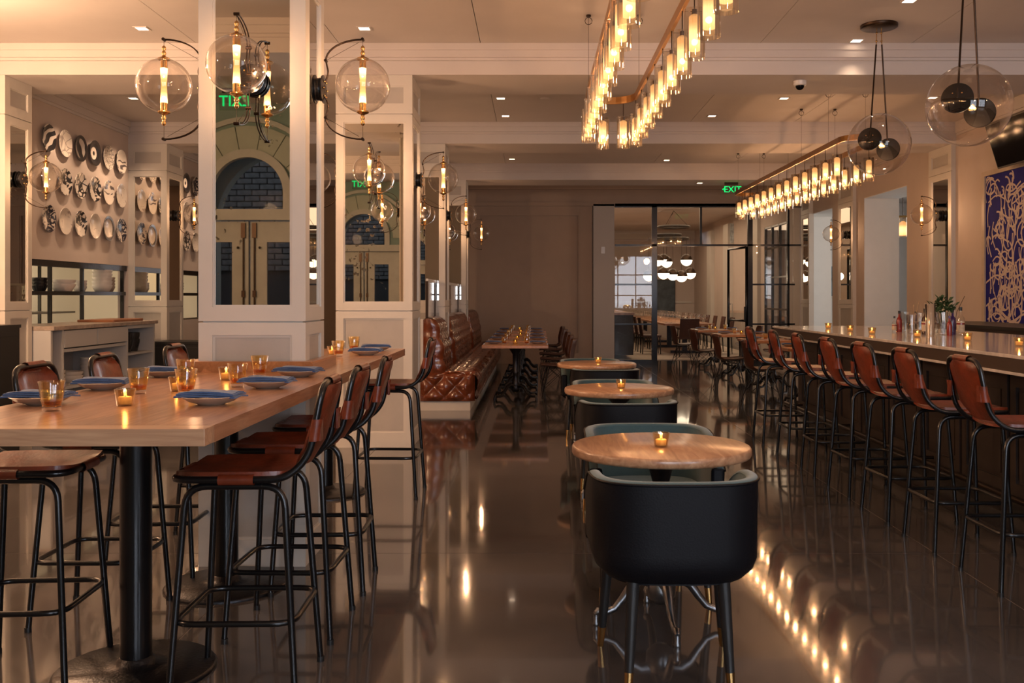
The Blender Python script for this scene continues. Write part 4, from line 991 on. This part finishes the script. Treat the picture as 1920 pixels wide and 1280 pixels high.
# ------------------------------------------------------------------ racetrack chandeliers
def chandelier(x0, x1, ya, yb, zt, step, label, wires, phase=0.0):
    T = thing('racetrack_chandelier', label, 'chandelier', ((x0+x1)/2, (ya+yb)/2, zt), group='racetrack chandeliers'); cx_, cy_ = (x0+x1)/2, (ya+yb)/2; r = (x1-x0)/2
    path = []
    for k in range(13): a = PI*k/12; path.append((x1-cx_-r+r*math.cos(a), yb-r-cy_+r*math.sin(a)))
    for k in range(13): a = PI+PI*k/12; path.append((r*math.cos(a), ya+r-cy_+r*math.sin(a)))
    n = len(path); vs = []; fs = []
    for i, p in enumerate(path):
        a = Vector(path[i-1]); b = Vector(path[(i+1) % n]); t = (b-a).normalized(); nn = Vector((t.y, -t.x))
        for (o, z) in ((-.011, -.03), (.011, -.03), (.011, .03), (-.011, .03)): vs.append((p[0]+nn.x*o, p[1]+nn.y*o, z))
    for i in range(n):
        j = (i+1) % n
        for k in range(4): fs.append((i*4+k, i*4+(k+1) % 4, j*4+(k+1) % 4, j*4+k))
    MB().add(vs, fs).build('brass_track', BRASSD, T)
    pos = []
    y = ya+r+.08+phase
    while y < yb-r*.5: pos.append((-r, y-cy_)); pos.append((r, y+step*.47-cy_)); y += step
    pos.append((0.0+r*.55, yb-cy_-r*.17)); pos.append((-r*.3, yb-cy_-.02))
    glass = MB().lathe([(.055, -.42), (.0575, -.42), (.0575, -.15), (.055, -.15), (.055, -.42)], 20).mesh('lamp_shade', SHADE)
    inner = MB().lathe([(.0285, -.374), (.0305, -.375), (.031, -.19), (.012, -.175), (1e-4, -.175)], 16).mesh('frosted_cylinder', FROST)
    cord = MB().tube([(0, 0, -.02), (0, 0, -.17)], .0035, 6).lathe([(.014, -.18), (.014, -.15), (1e-4, -.145)], 10).tube([(-.055, 0, -.16), (.055, 0, -.16)], .002, 5).mesh('cord', BRONZE)
    for (px_, py_) in pos:
        if py_ > yb-cy_ or py_ < ya-cy_: continue
        g = bpy.data.objects.new('lamp_shade', glass); COL.objects.link(g); g.parent = T; g.location = (px_, py_, 0)
        point('shade_light', (cx_+px_, cy_+py_, zt-.30), 5.2, WARM2, .018)
        for nm, me in (('frosted_cylinder', inner), ('cord', cord)):
            o = bpy.data.objects.new(nm, me); COL.objects.link(o); o.parent = g
    for (wx, wy) in wires:
        MB().tube([(wx-cx_, wy-cy_, .03), (wx-cx_, wy-cy_, 3.735-zt)], .0015, 5).tube([(wx-cx_+.03*math.cos(a*PI/5), wy-cy_, 3.70-zt+.03*math.sin(a*PI/5)) for a in range(10)], .003, 5, closed=True).lathe([(.02, 3.735-zt), (.02, 3.75-zt), (1e-4, 3.75-zt)], 10, (wx-cx_, wy-cy_, 0)).build('suspension_wire', BRONZE, T)
    return T
chandelier(.46, .88, 2.6, 8.42, 3.12, .43, 'brass racetrack chandelier of glowing glass cylinders over the round tables', [(.46, 8.0), (.88, 8.0), (.46, 5.4), (.88, 5.4), (.46, 3), (.88, 3)])
chandelier(3.35, 3.77, 10.3, 16.1, 3.12, .42, 'long racetrack chandelier of glowing glass cylinders hanging beyond the bar', [(3.35, 10.9), (3.77, 10.9), (3.35, 12.0), (3.77, 12.0), (3.35, 14.2), (3.77, 14.2), (3.35, 15.7), (3.77, 15.7)])

# ------------------------------------------------------------------ big clear globe pendants over the bar
def globe_pendant(x, y, z, ang, label):
    T = thing('globe_pendant', label, 'pendant lamp', (x, y, z), group='clear globe pendants over the bar'); R_ = .265
    MB().sphere((0, 0, 0), R_, 48, 32).build('glass_globe', GLOBE, T)
    zc = ZC-z
    MB().lathe([(1e-4, zc-.03), (.145, zc-.03), (.155, zc-.024), (.155, zc), (1e-4, zc)], 32).build('ceiling_canopy', BRONZE, T)
    d = Vector((.125, .17, -.075)).normalized(); a = Vector((-.105, -.07, .033)); b = -a; d = (b-a).normalized(); e = Vector((.50, .84, -.1)).normalized()
    for c, sgn, nm in ((a, -1, 'first'), (b, 1, 'second')):
        ax_ = e*sgn
        MB().lathe([(1e-4, -.010), (.094, -.010), (.098, -.006), (.098, .008), (.094, .012), (1e-4, .012)], 32, c, axis=ax_, smooth=False).build('socket_disc', DISCM, T)
        m = MB()
        for k in range(4):
            q = Vector(c)+ax_*.02+ax_.orthogonal().normalized()*.04*math.cos(k*PI/2)+ax_.cross(ax_.orthogonal()).normalized()*.04*math.sin(k*PI/2); m.sphere(q, .006, 6, 4)
        m.build('brass_screws', BRASS, T)
        sx_ = .02*sgn
        MB().tube([Vector(c)+ax_*.02, (c.x*.9, c.y*.9, c.z+.10), (sx_*1.2, 0, zc-.17)], .007, 8).build('leather_strap', BRONZE, T)
        MB().tube([(sx_*1.2, 0, zc-.17), (sx_, 0, zc-.03)], .004, 6).sphere((sx_*1.1, 0, zc-.14), .010, 8, 6).sphere((sx_, 0, zc-.07), .010, 8, 6).build('brass_chain', BRASS, T)
    MB().lathe([(.012, -.085), (.026, -.06), (.028, .04), (.018, .06), (1e-4, .062)], 16, (a+b)/2, axis=d).build('bulb_glass', GLASS, T)
    m = MB()
    for k in range(5): m.tube([(a+b)/2+d*-.06+Vector((math.cos(k*1.26), math.sin(k*1.26), 0))*.012, (a+b)/2+d*.05+Vector((math.cos(k*1.26+.6), math.sin(k*1.26+.6), 0))*.012], .006, 5)
    m.build('filament', BULB, T)
    point('pendant_light', (x, y, z-.16), 5, WARM, .02)
globe_pendant(2.985, 8.29, 2.72, .35, 'farther clear globe pendant over the bar with its canopy in view')
globe_pendant(2.83, 6.24, 2.645, .25, 'nearer and larger clear globe pendant over the bar, top right of the photo')

# ------------------------------------------------------------------ ceiling fixtures
DL = []
for px, py in ((-20, 53), (266, 53), (683, 53), (1606, 76), (1705, 1), (250, 184), (939, 184), (1470, 184), (948, 217), (1335, 217), (960, 298), (1250, 300)):
    d = (ZC-1.4)*1800/(557-py); DL.append((X(px, d), d, ZC))
DL += [(X(1312, 17.4), 17.4, ZS), (-3.9, 15.2, ZC), (-3.6, 6.9, ZC), (0.4, 6.9, ZC), (-3.2, 3.4, ZC), (2.2, 3.4, ZC), (4.6, 3.4, ZC), (4.7, 11.3, ZC), (-1.0, 3.4, ZC)]
DF = None; nm_ = ['far left edge of the photo', 'bright left bay left of the nearest column', 'bay just right of the nearest column', 'bay beside the farther globe pendant', 'top right of the photo', 'bay left of the nearest column, second bay', 'second bay, left of the racetrack chandelier', 'second bay, right side, near the camera dome', 'second bay, nearer the next beam, left one', 'second bay, nearer the next beam, right one', 'third bay, left one', 'third bay, right one', 'last beam near the exit sign']
for i, (x, y, z) in enumerate(DL):
    lab = 'square recessed downlight, '+(nm_[i] if i < len(nm_) else ['left aisle third bay', 'outside the top of the photo left', 'outside the top of the photo middle', 'behind the viewer left', 'behind the viewer right', 'over the near bar', 'over the far end of the bar', 'above the near end of the communal table'][i-13])
    if DF is None:
        DF = thing('recessed_downlight', lab, 'ceiling light', (x, y, z), 0, 'recessed ceiling downlights')
        m = MB(); s = .06
        for a, b in (((-s, -s), (s, -s+.014)), ((-s, s-.014), (s, s)), ((-s, -s), (-s+.014, s)), ((s-.014, -s), (s, s))): m.box((a[0], a[1], -.006), (b[0], b[1], .0))
        m.build('trim', CEILP, DF); MB().box((-.045, -.045, -.003), (.045, .045, -.001)).build('lens', DOWN, DF)
    else: dup(DF, (x, y, z), 0, lab)
    spot('downlight', (x, y, z-.02), 24, (1.0, .70, .46), 85, .04, 1.0)
tag(MB().box((X(1130, DW)-.04, DW-.108, 1.0+1.32), (X(1130, DW)+.04, DW-.10, 2.46)).build('wall_switch', WHITEC), 'pale square switch plate on the pilaster left of the glass partition', 'switch')
dm = thing('camera_dome', 'white dome security camera under the beam, right of centre', 'camera', (X(1512, 8.98), 9.2, ZS))
MB().lathe([(.062, 0), (.062, -.035), (.055, -.045), (1e-4, -.045)], 20).build('housing', WHITEC, dm); MB().sphere((0, 0, -.045), .042, 16, 10).build('dark_dome', SCREEN, dm)
for y in (11.0, 11.9, 12.5, 14.9, 15.9): spot('wall_washer', (-4.95, y, ZC-.02), 70, (1.0, .66, .42), 75, .03, .8).rotation_euler = (0, math.radians(17), 0)
sm = thing('smoke_detector', 'small round unlit ceiling disc in the second bay', 'detector', (X(1022, 11.34), 11.34, ZC)); MB().lathe([(.06, 0), (.055, -.02), (1e-4, -.022)], 18).build('disc', CEILP, sm)
# exit signs
def text(s, size, mat, parent, loc, rot, name='lettering', ext=.004):
    cu = bpy.data.curves.new(name, 'FONT'); cu.body = s; cu.size = size; cu.extrude = ext; cu.align_x = 'CENTER'; cu.align_y = 'CENTER'; cu.offset = size*.006
    o = bpy.data.objects.new(name, cu); COL.objects.link(o); dg = bpy.context.evaluated_depsgraph_get(); me = bpy.data.meshes.new_from_object(o.evaluated_get(dg)); bpy.data.objects.remove(o)
    me.materials.clear(); me.materials.append(mat); o = bpy.data.objects.new(name, me); COL.objects.link(o); o.parent = parent; o.location = loc; o.rotation_euler = rot; return o
E1 = thing('exit_sign', 'green glass EXIT sign with a left arrow hanging before the far beam', 'sign', (X(1371, 17.3), 17.3, Z(355.5, 17.3)))
MB().box((-.17, -.006, -.085), (.17, .0, .085)).build('glass_plate', SIGNG, E1); MB().box((-.12, -.012, .085), (.12, .012, ZS-Z(355.5, 17.3))).build('mount', BRONZE, E1)
text('EXIT', .155, GREEN, E1, (.022, -.014, 0), (PI/2, 0, 0)); text('<', .12, GREEN, E1, (-.135, -.014, 0), (PI/2, 0, 0), 'arrow')
E2 = thing('exit_sign', 'green EXIT sign near the ceiling by the entrance, seen in the column mirrors', 'sign', (-3.36, -.80, 3.60))
MB().box((-.17, .0, -.10), (.17, .006, .10)).build('glass_plate', SIGNG, E2); MB().box((-.14, -.015, .10), (.14, .015, .15)).build('mount', BRONZE, E2)
text('EXIT', .17, GREEN, E2, (0, .016, 0), (PI/2, 0, PI))

# ------------------------------------------------------------------ plates on the wall
def plate_mat(name, kind, sc_, thr, dark=(.02, .018, .02), light=(.66, .58, .50)):
    m, n, l = newmat(name); out = n.new('ShaderNodeOutputMaterial'); b = n.new('ShaderNodeBsdfPrincipled'); l.new(b.outputs[0], out.inputs[0]); b.inputs['Roughness'].default_value = .3; b.inputs['Coat Weight'].default_value = .3
    tc = n.new('ShaderNodeTexCoord')
    if kind == 'bands': t = n.new('ShaderNodeTexWave'); t.inputs['Scale'].default_value = sc_; t.inputs['Distortion'].default_value = 6; t.inputs['Detail'].default_value = 2; t.bands_direction = 'Z'
    elif kind == 'rings': t = n.new('ShaderNodeTexWave'); t.wave_type = 'RINGS'; t.rings_direction = 'X'; t.inputs['Scale'].default_value = sc_; t.inputs['Distortion'].default_value = .6
    elif kind == 'cells': t = n.new('ShaderNodeTexVoronoi'); t.feature = 'DISTANCE_TO_EDGE'; t.inputs['Scale'].default_value = sc_
    else: t = n.new('ShaderNodeTexNoise'); t.inputs['Scale'].default_value = sc_; t.inputs['Detail'].default_value = 1; t.inputs['Distortion'].default_value = 2.5
    l.new(tc.outputs['Object'], t.inputs[0])
    r = n.new('ShaderNodeValToRGB'); l.new(t.outputs['Distance' if kind == 'cells' else ('Factor' if 'Factor' in t.outputs else 0)] if kind == 'cells' else t.outputs[1 if kind in ('bands', 'rings') else 0], r.inputs[0]); r.color_ramp.interpolation = 'LINEAR'
    r.color_ramp.elements[0].position = thr; r.color_ramp.elements[1].position = thr+.04; r.color_ramp.elements[0].color = (*dark, 1); r.color_ramp.elements[1].color = (*light, 1)
    l.new(r.outputs[0], b.inputs['Base Color']); return m
G_ = (.30, .25, .22)
PM = {'dark': plate_mat('plate_dark_waves', 'bands', 3, .62), 'lines': plate_mat('plate_thin_lines', 'cells', 9, .02, G_), 'arcs': plate_mat('plate_black_arcs', 'bands', 2.2, .6), 'ring': plate_mat('plate_rings', 'rings', 3.0, .5),
      'fine': plate_mat('plate_fine_grid', 'cells', 28, .06, (.2, .17, .15)), 'loop': plate_mat('plate_loop', 'noise', 5, .40, (.10, .08, .08)), 'branch': plate_mat('plate_branches', 'cells', 13, .07), 'blot': plate_mat('plate_blot', 'noise', 6, .47),
      'pale': plate_mat('plate_pale', 'noise', 9, .33, (.36, .29, .25)), 'splash': plate_mat('plate_splash', 'noise', 8, .50, (.02, .02, .04)), 'plain': pm('plate_plain', (.54, .45, .38), .3, coat=.3), 'rimdark': pm('plate_rim_dark', (.03, .025, .025), .3, coat=.3)}
meshes = {}
def wall_plate(y, z, kind, label, x=LX+.012):
    key = kind
    if key not in meshes:
        mm = PM[kind if kind != 'thick' else 'pale']
        meshes[key] = (MB().lathe([(1e-4, .012), (.085, .012), (.112, .024), (.155, .036), (.157, .033), (.12, .018), (.09, .0), (1e-4, .0)], 36, axis=(1, 0, 0)).mesh('plate_body', mm),
                       MB().lathe([(.118, .0275), (.152, .0365), (.1575, .036), (.1575, .031)], 36, axis=(1, 0, 0), cap=False).mesh('dark_rim', PM['rimdark']))
    T = thing('wall_plate', label, 'plate', (x, y, z), 0, 'decorated plates on the left wall'); T.rotation_euler = (random.uniform(0, 6.2), 0, 0)
    o = bpy.data.objects.new('plate_body', meshes[key][0]); COL.objects.link(o); o.parent = T
    if kind in ('thick', 'ring', 'arcs'): o = bpy.data.objects.new('dark_rim', meshes[key][1]); COL.objects.link(o); o.parent = T
rows = [(3.18, 'top', ['dark', 'lines', 'arcs', 'ring', 'fine', 'loop']), (2.735, 'middle', ['pale', 'blot', 'branch', 'blot', 'loop', 'pale']), (2.28, 'bottom', ['splash', 'pale', 'blot', 'pale', 'thick', 'splash'])]
desc = {'dark': 'dark plate with wavy pale bands', 'lines': 'pale plate with thin crossing lines', 'arcs': 'black plate with pale arcs', 'ring': 'black plate with concentric rings', 'fine': 'plate with a fine grid pattern', 'loop': 'pale plate with a dark brush loop',
        'pale': 'pale plate with faint drawing', 'blot': 'pale plate with black blots', 'branch': 'plate with dark branching strokes', 'splash': 'white plate with dense black splashes', 'thick': 'pale plate with a thick black rim'}
pos6 = ('first', 'second', 'third', 'fourth', 'fifth', 'last'); pos4 = ('first', 'second', 'third', 'fourth')
for z, rn_, ks in rows:
    for i, kd in enumerate(ks): wall_plate(10.74+.378*i, z, kd, '%s, %s in the %s row, nearer plate wall' % (desc[kd], pos6[i], rn_))
for z, rn_, ks in ((3.18, 'top', ['ring', 'splash', 'lines', 'pale']), (2.735, 'middle', ['lines', 'loop', 'pale', 'blot']), (2.28, 'bottom', ['branch', 'pale', 'thick', 'loop'])):
    for i, kd in enumerate(ks): wall_plate(15.0+.40*i, z, kd, '%s, %s in %s row beyond second pilaster' % (desc[kd], pos4[i], rn_))

# ------------------------------------------------------------------ kitchen pass
for ya, yb, wh in ((9.5, 12.94, 'behind the marble counter'), (13.6, 16.9, 'beyond the second pilaster')):
    PF = thing('pass_frame', 'dark steel frame with a dish shelf in the kitchen pass '+wh, 'frame', (LX-.07, ya, 1.05))
    MB().box((-.05, 0, .70), (.05, yb-ya, .77)).build('head_rail', IRON, PF)
    for y in (0.02, .62, 1.48, 2.26, yb-ya-.03): MB().box((-.02, y-.016, 0), (.02, y+.016, .72)).build('post', IRON, PF)
    MB().box((-.32, .02, .375), (.045, yb-ya-.02, .42)).build('dish_shelf', IRON, PF)
    MB().box((-.07, 0, 0), (.07, yb-ya, .02)).build('sill', STEEL, PF)
def bowl_stack(x, y, z, n, r, mat, label, hh=.05, cat='bowl', grp='dishes on the kitchen shelves'):
    T = thing('bowl_stack' if n > 1 else 'bowl', label, cat, (x, y, z), 0, grp)
    for k in range(n): MB().lathe([(1e-4, .008), (r*.6, .01), (r*.93, hh*1.5), (r, hh*1.5), (r*.98, hh*1.1), (r*.68, .0), (1e-4, 0)], 22, (0, 0, k*hh*.8)).build('bowl', mat, T)
    return T
sx_, sz_ = -5.66, 1.47
bowl_stack(sx_, 11.0, sz_, 3, .09, BLKC, 'black bowl stack at the left of the pass shelf'); bowl_stack(sx_+.1, 11.35, sz_, 2, .14, WHITEC, 'low white bowls left on the pass shelf', .06)
bowl_stack(sx_, 11.98, sz_, 3, .085, WHITEC, 'small white bowls in the middle of the pass shelf', .045); bowl_stack(sx_+.1, 12.38, sz_, 5, .125, WHITEC, 'tall stack of white bowls on the pass shelf', .06)
bowl_stack(sx_, 12.75, sz_, 4, .10, CERAM, 'grey bowl stack at the right end of the pass shelf'); bowl_stack(sx_, 15.2, sz_, 3, .12, WHITEC, 'white bowls on the pass shelf beyond the second pilaster')
SK = thing('kitchen_range', 'steel kitchen range with hood seen through the pass', 'stove', (-8.4, 12.6, 0))
MB().box((-.6, -2.2, 0), (.2, 2.2, .92)).build('range_body', STEEL, SK); MB().box((-.6, -2.2, 2.0), (.3, 2.2, 2.6)).build('hood', STEEL, SK)
for y in (-1.5, -.5, .5, 1.5): MB().box((.2, y-.4, .25), (.22, y+.4, .7)).build('oven_door', BLACKM, SK)
RK = thing('pan_rack', 'dark pan rack beside the warm kitchen wall', 'rack', (-7.6, 14.4, 0))
for z in (1.15, 1.45, 1.9): MB().box((-.3, -.9, z), (.3, .9, z+.03)).build('rack_shelf', STEEL, RK)
for y in (-.88, .88): MB().box((-.28, y-.02, 0), (-.24, y+.02, 2.1)).build('post', BLACKM, RK)
# service counter
CX = -4.75
SCN = thing('service_counter', 'pale shelved service counter with a stone top under the plate wall', 'counter', (CX, 9.45, 0))
yA, yB = 9.45, 12.05
def cb(nm, a, b, mat=WHITEC, bev=0): return MB().box((a[0]-CX, a[1]-9.45, a[2]), (b[0]-CX, b[1]-9.45, b[2]), bev).build(nm, mat, SCN)
CW = pm('counter_paint', (.52, .52, .52), .5)
cb('stone_top', (-5.42, yA, 1.07), (CX+.03, yB+.03, 1.112), MARBLEC, .004); cb('back_panel', (-5.42, yA, 0), (-5.38, yB, 1.07), CW)
for y in (yA, 9.68, 11.22, 12.01): cb('divider', (-5.38, y, 0), (CX, y+.035, 1.07), CW)
for a, b in ((9.715, 10.45), (10.46, 11.22)): cb('drawer', (-5.2, a+.004, .885), (CX+.006, b-.004, 1.06), CW, .004)
cb('shelf', (-5.38, 9.715, .84), (CX-.01, 11.22, .872), CW); cb('shelf', (-5.38, 9.715, .46), (CX-.01, 11.22, .49), CW); cb('shelf', (-5.38, 11.25, .715), (CX-.01, 12.01, .74), CW); cb('shelf', (-5.38, 11.25, .38), (CX-.01, 12.01, .405), CW); cb('shelf', (-5.38, yA, .55), (CX-.01, 9.68, .58), CW)
cb('upper_rail', (-5.38, 11.25, 1.03), (CX, 12.01, 1.07), CW)
grp = 'dishes on the service counter shelves'
bowl_stack(-4.95, 9.56, .58, 7, .095, CERAM, 'stack of brown dishes in the left bay of the service counter', .045, 'bowl', grp)
for y, n, r, l in ((9.95, 3, .12, 'white bowl stack left in the service counter'), (10.3, 2, .14, 'white bowls in the middle of the service counter'), (10.75, 5, .09, 'tall white cups stack at the right of the middle bay'), (11.0, 4, .085, 'white cup stack beside the divider of the service counter')):
    bowl_stack(-4.98, y, .49, n, r, WHITEC, l, .05, 'bowl', grp)
for y, l in ((11.38, 'first'), (11.58, 'second'), (11.78, 'third')):
    bowl_stack(-4.92, y, .74, 2, .088, BLKC, '%s pair of black pots on the right shelf of the service counter' % l, .10, 'pot', 'black pots on the counter shelf')
WB = thing('wooden_board', 'round edged wooden serving board on the stone counter', 'board', (-5.0, 11.4, 1.112)); MB().box((-.22, -.42, 0), (.2, .42, .03), .008).build('board', BOARD, WB)
HS = thing('host_cabinet', 'black cabinet at the left edge of the photo in front of the pilaster', 'cabinet', (-5.1, 8.6, 0))
MB().box((-.34, -.25, 0), (.39, .2, 1.12)).build('body', BLACKP, HS); MB().box((-.35, -.27, 1.12), (.40, .21, 1.15)).build('top', BLACKP, HS)
for z in (.1, .6): MB().box((.395, -.22, z), (.403, .17, z+.45)).build('drawer_front', BLACKP, HS)
S2 = thing('service_station', 'low black service cabinet behind the left stools beyond the counter', 'cabinet', (-4.35, 12.62, 0))
MB().box((-.55, -.3, 0), (.7, .25, .80)).build('body', BLACKP, S2); MB().box((-.57, -.32, .80), (.72, .26, .83)).build('top', BLACKP, S2)
for i in range(3): MB().box((-.53+i*.41, -.31, .1), (-.15+i*.41, -.30, .76)).build('cabinet_door', BLACKP, S2)
for x, l in ((-4.2, 'left'), (-3.98, 'right')): bowl_stack(x, 12.6, .83, 2, .07, BLKC, 'black bowls on the %s of the low service cabinet' % l)

# ------------------------------------------------------------------ private dining room
RG = tag(MB().box((1.8, 21.4, 0), (5.4, 33, .012)).build('rug', RUG), 'pale rug under the long table behind the glass partition', 'rug')
LT = thing('long_table', 'long private dining table set with rows of wine glasses behind the glass partition', 'table', (3.75, 28, 0))
MB().box((-.6, -5, .72), (.6, 5, .765)).build('tabletop', OAKD, LT)
for y in (-4.2, -1.5, 1.5, 4.2):
    MB().box((-.35, y-.05, .02), (.35, y+.05, .08)).box((-.06, y-.06, .05), (.06, y+.06, .72)).build('trestle', IRON, LT)
WG = tag(MB().lathe([(.034, .0), (.034, .003), (.004, .008), (.0035, .085), (.02, .10), (.040, .135), (.041, .17), (.033, .215)], 10).build('wine_glass', GLASS), 'stemmed wine glass in the rows on the long private table', 'glass', 'wine glasses on the long table')
WG.location = (3.35, 23.3, .765); first = True; WG['label'] = 'stemmed wine glass nearest on the long private table, leftmost row'
O16 = ('first', 'second', 'third', 'fourth', 'fifth', 'sixth', 'seventh', 'eighth', 'ninth', 'tenth', 'eleventh', 'twelfth', 'thirteenth', 'fourteenth', 'fifteenth', 'last')
for i in range(16):
    for x in (3.30, 3.42, 4.08, 4.20):
        if first: first = False; WG.location = (x, 23.3, .765); continue
        c = WG.copy(); COL.objects.link(c); c['label'] = 'stemmed wine glass on the long private table, %s, %s place from the near end' % ({3.30: 'leftmost row', 3.42: 'second row', 4.08: 'third row', 4.20: 'rightmost row'}[x], O16[i]); c.location = (x+random.uniform(-.02, .02), 23.3+i*.58+random.uniform(-.1, .1), .765)
def make_arm(label):
    T = thing('dining_chair', label, 'chair', group='dark chairs around the long table')
    MB().box((-.24, -.22, .42), (.24, .24, .48), .015).build('seat', SHELLB, T)
    MB().sheet(lambda u, v: ((u-.5)*.48*(1-.08*v), -.22-.07*v-.03*(1-(2*u-1)**2), .46+.44*v), 1, .025, 8, 6).build('backrest', SHELLB, T)
    for x in (-.22, .22):
        for y in (-.2, .2): MB().tube([(x, y, .43), (x*1.05, y*1.1, .012)], [.018, .012], 8).build('leg', BLACKP, T)
    return T
A0 = make_arm('dark armless chair at the near head of the long private table'); A0.location = (3.62, 22.5, 0)
O8 = ('first', 'second', 'third', 'fourth', 'fifth', 'sixth', 'seventh', 'eighth')
for i in range(8):
    dup(A0, (4.62, 23.6+i*1.1, 0), PI/2, 'dark chair right of the long private table, %s from the near end' % O8[i]); dup(A0, (2.88, 23.6+i*1.1, 0), -PI/2, 'dark chair left of the long private table, %s from the near end' % O8[i])
CR = thing('credenza', 'long low sideboard with a wood top against the left wall of the private room', 'sideboard', (2.0, 27, 0))
MB().box((-.28, -5.4, .1), (.25, 4, 1.0)).build('body', BARDARK, CR); MB().box((-.3, -5.45, 1.0), (.27, 4.05, 1.05)).build('top', OAKD, CR)
PC = thing('opal_pendant_cluster', 'cluster of half bronze opal globe pendants on dark rings in the private room', 'chandelier', (3.75, 26, 0))
for z, r, ox in ((3.30, .42, .05), (3.08, .36, -.12), (2.98, .44, 0)):
    MB().tube([(ox+r*math.cos(a*PI/12), r*math.sin(a*PI/12), z) for a in range(24)], .035, 6, closed=True).build('ring', BLACKP, PC)
for a in range(3): MB().tube([(.05+.42*math.cos(a*2.09), .42*math.sin(a*2.09), 3.3), (.05, 0, 3.74)], .006, 5).build('hanger', BRONZE, PC)
d_ = 26
for (px, py) in ((1234, 488), (1253, 490), (1285, 488), (1219, 516), (1241, 513), (1260, 515), (1276, 518), (1296, 512), (1247, 486)):
    x = X(px, d_)-3.75; z = Z(py, d_); y = random.uniform(-.35, .35)
    g = MB().lathe([(.158*math.cos(t), .158*math.sin(t)) for t in [-PI/2+PI/2*k/8 for k in range(9)]], 20, (x, y, z)).build('opal_globe', OPAL, PC)
    MB().lathe([(.161*math.cos(t), .161*math.sin(t)) for t in [PI/2*k/8 for k in range(9)]], 20, (x, y, z)).build('bronze_cap', BRONZE, g)
    MB().tube([(x, y, z+.15), (x, y, 3.05)], .005, 5).build('cord', BRONZE, g)
for x in (3.2, 4.2): point('cluster_light', (x, 25.4, 1.95), 9, (1, .72, .48), .1)
PB = thing('dusk_picture', 'dark blue grey picture on the back wall of the private room', 'picture', (X(1249, 33.95), 33.93, Z(560, 33.95)))
MB().box((-.40, 0, -.65), (.30, .04, .65)).build('print', BLIND, PB); MB().box((-.42, .0, -.68), (-.40, .05, .68)).box((.30, 0, -.68), (.32, .05, .68)).box((-.42, 0, .65), (.32, .05, .68)).build('frame', BLACKP, PB)
TQ = thing('transom_glass', 'small pale textured glass panel high beside the partition doorway', 'panel', (X(1378, 27.3), 27.3, Z(437, 27.3)))
MB().box((-.14, 0, -.28), (.14, .02, .28)).build('glass', pm('obscured_glass', (.45, .52, .55), .15, vary=.5, vscale=12, bump=.5, bscale=30), TQ)
# ------------------------------------------------------------------ side room beyond the tall openings
PD = thing('landscape_picture', 'small landscape picture on the white wall seen through the farther tall opening', 'picture', (X(1566, 23.95), 23.94, Z(527, 23.95)))
MB().box((-.20, 0, -.37), (.22, .03, .37)).build('print', PICT, PD); MB().box((-.22, .01, -.39), (.24, .035, -.37)).box((-.22, .01, .37), (.24, .035, .39)).build('frame', WHITEW, PD)
LN = thing('cylinder_pendant', 'glowing glass cylinder lamp in the side room behind the globe sconce', 'pendant lamp', (X(1693, 18), 18, Z(428, 18)))
MB().lathe([(.12, -.16), (.12, .2), (.118, .2), (.118, -.16)], 20).build('lamp_shade', SHADE, LN); MB().lathe([(.07, -.13), (.07, .1), (.02, .14), (1e-4, .14)], 16).build('frosted_cylinder', FROST, LN); MB().tube([(0, 0, .13), (0, 0, ZC-Z(428, 18))], .008, 6).build('cord', BRONZE, LN); MB().box((-.14, -.02, .2), (.14, .02, .24)).build('bracket', BRASS, LN)
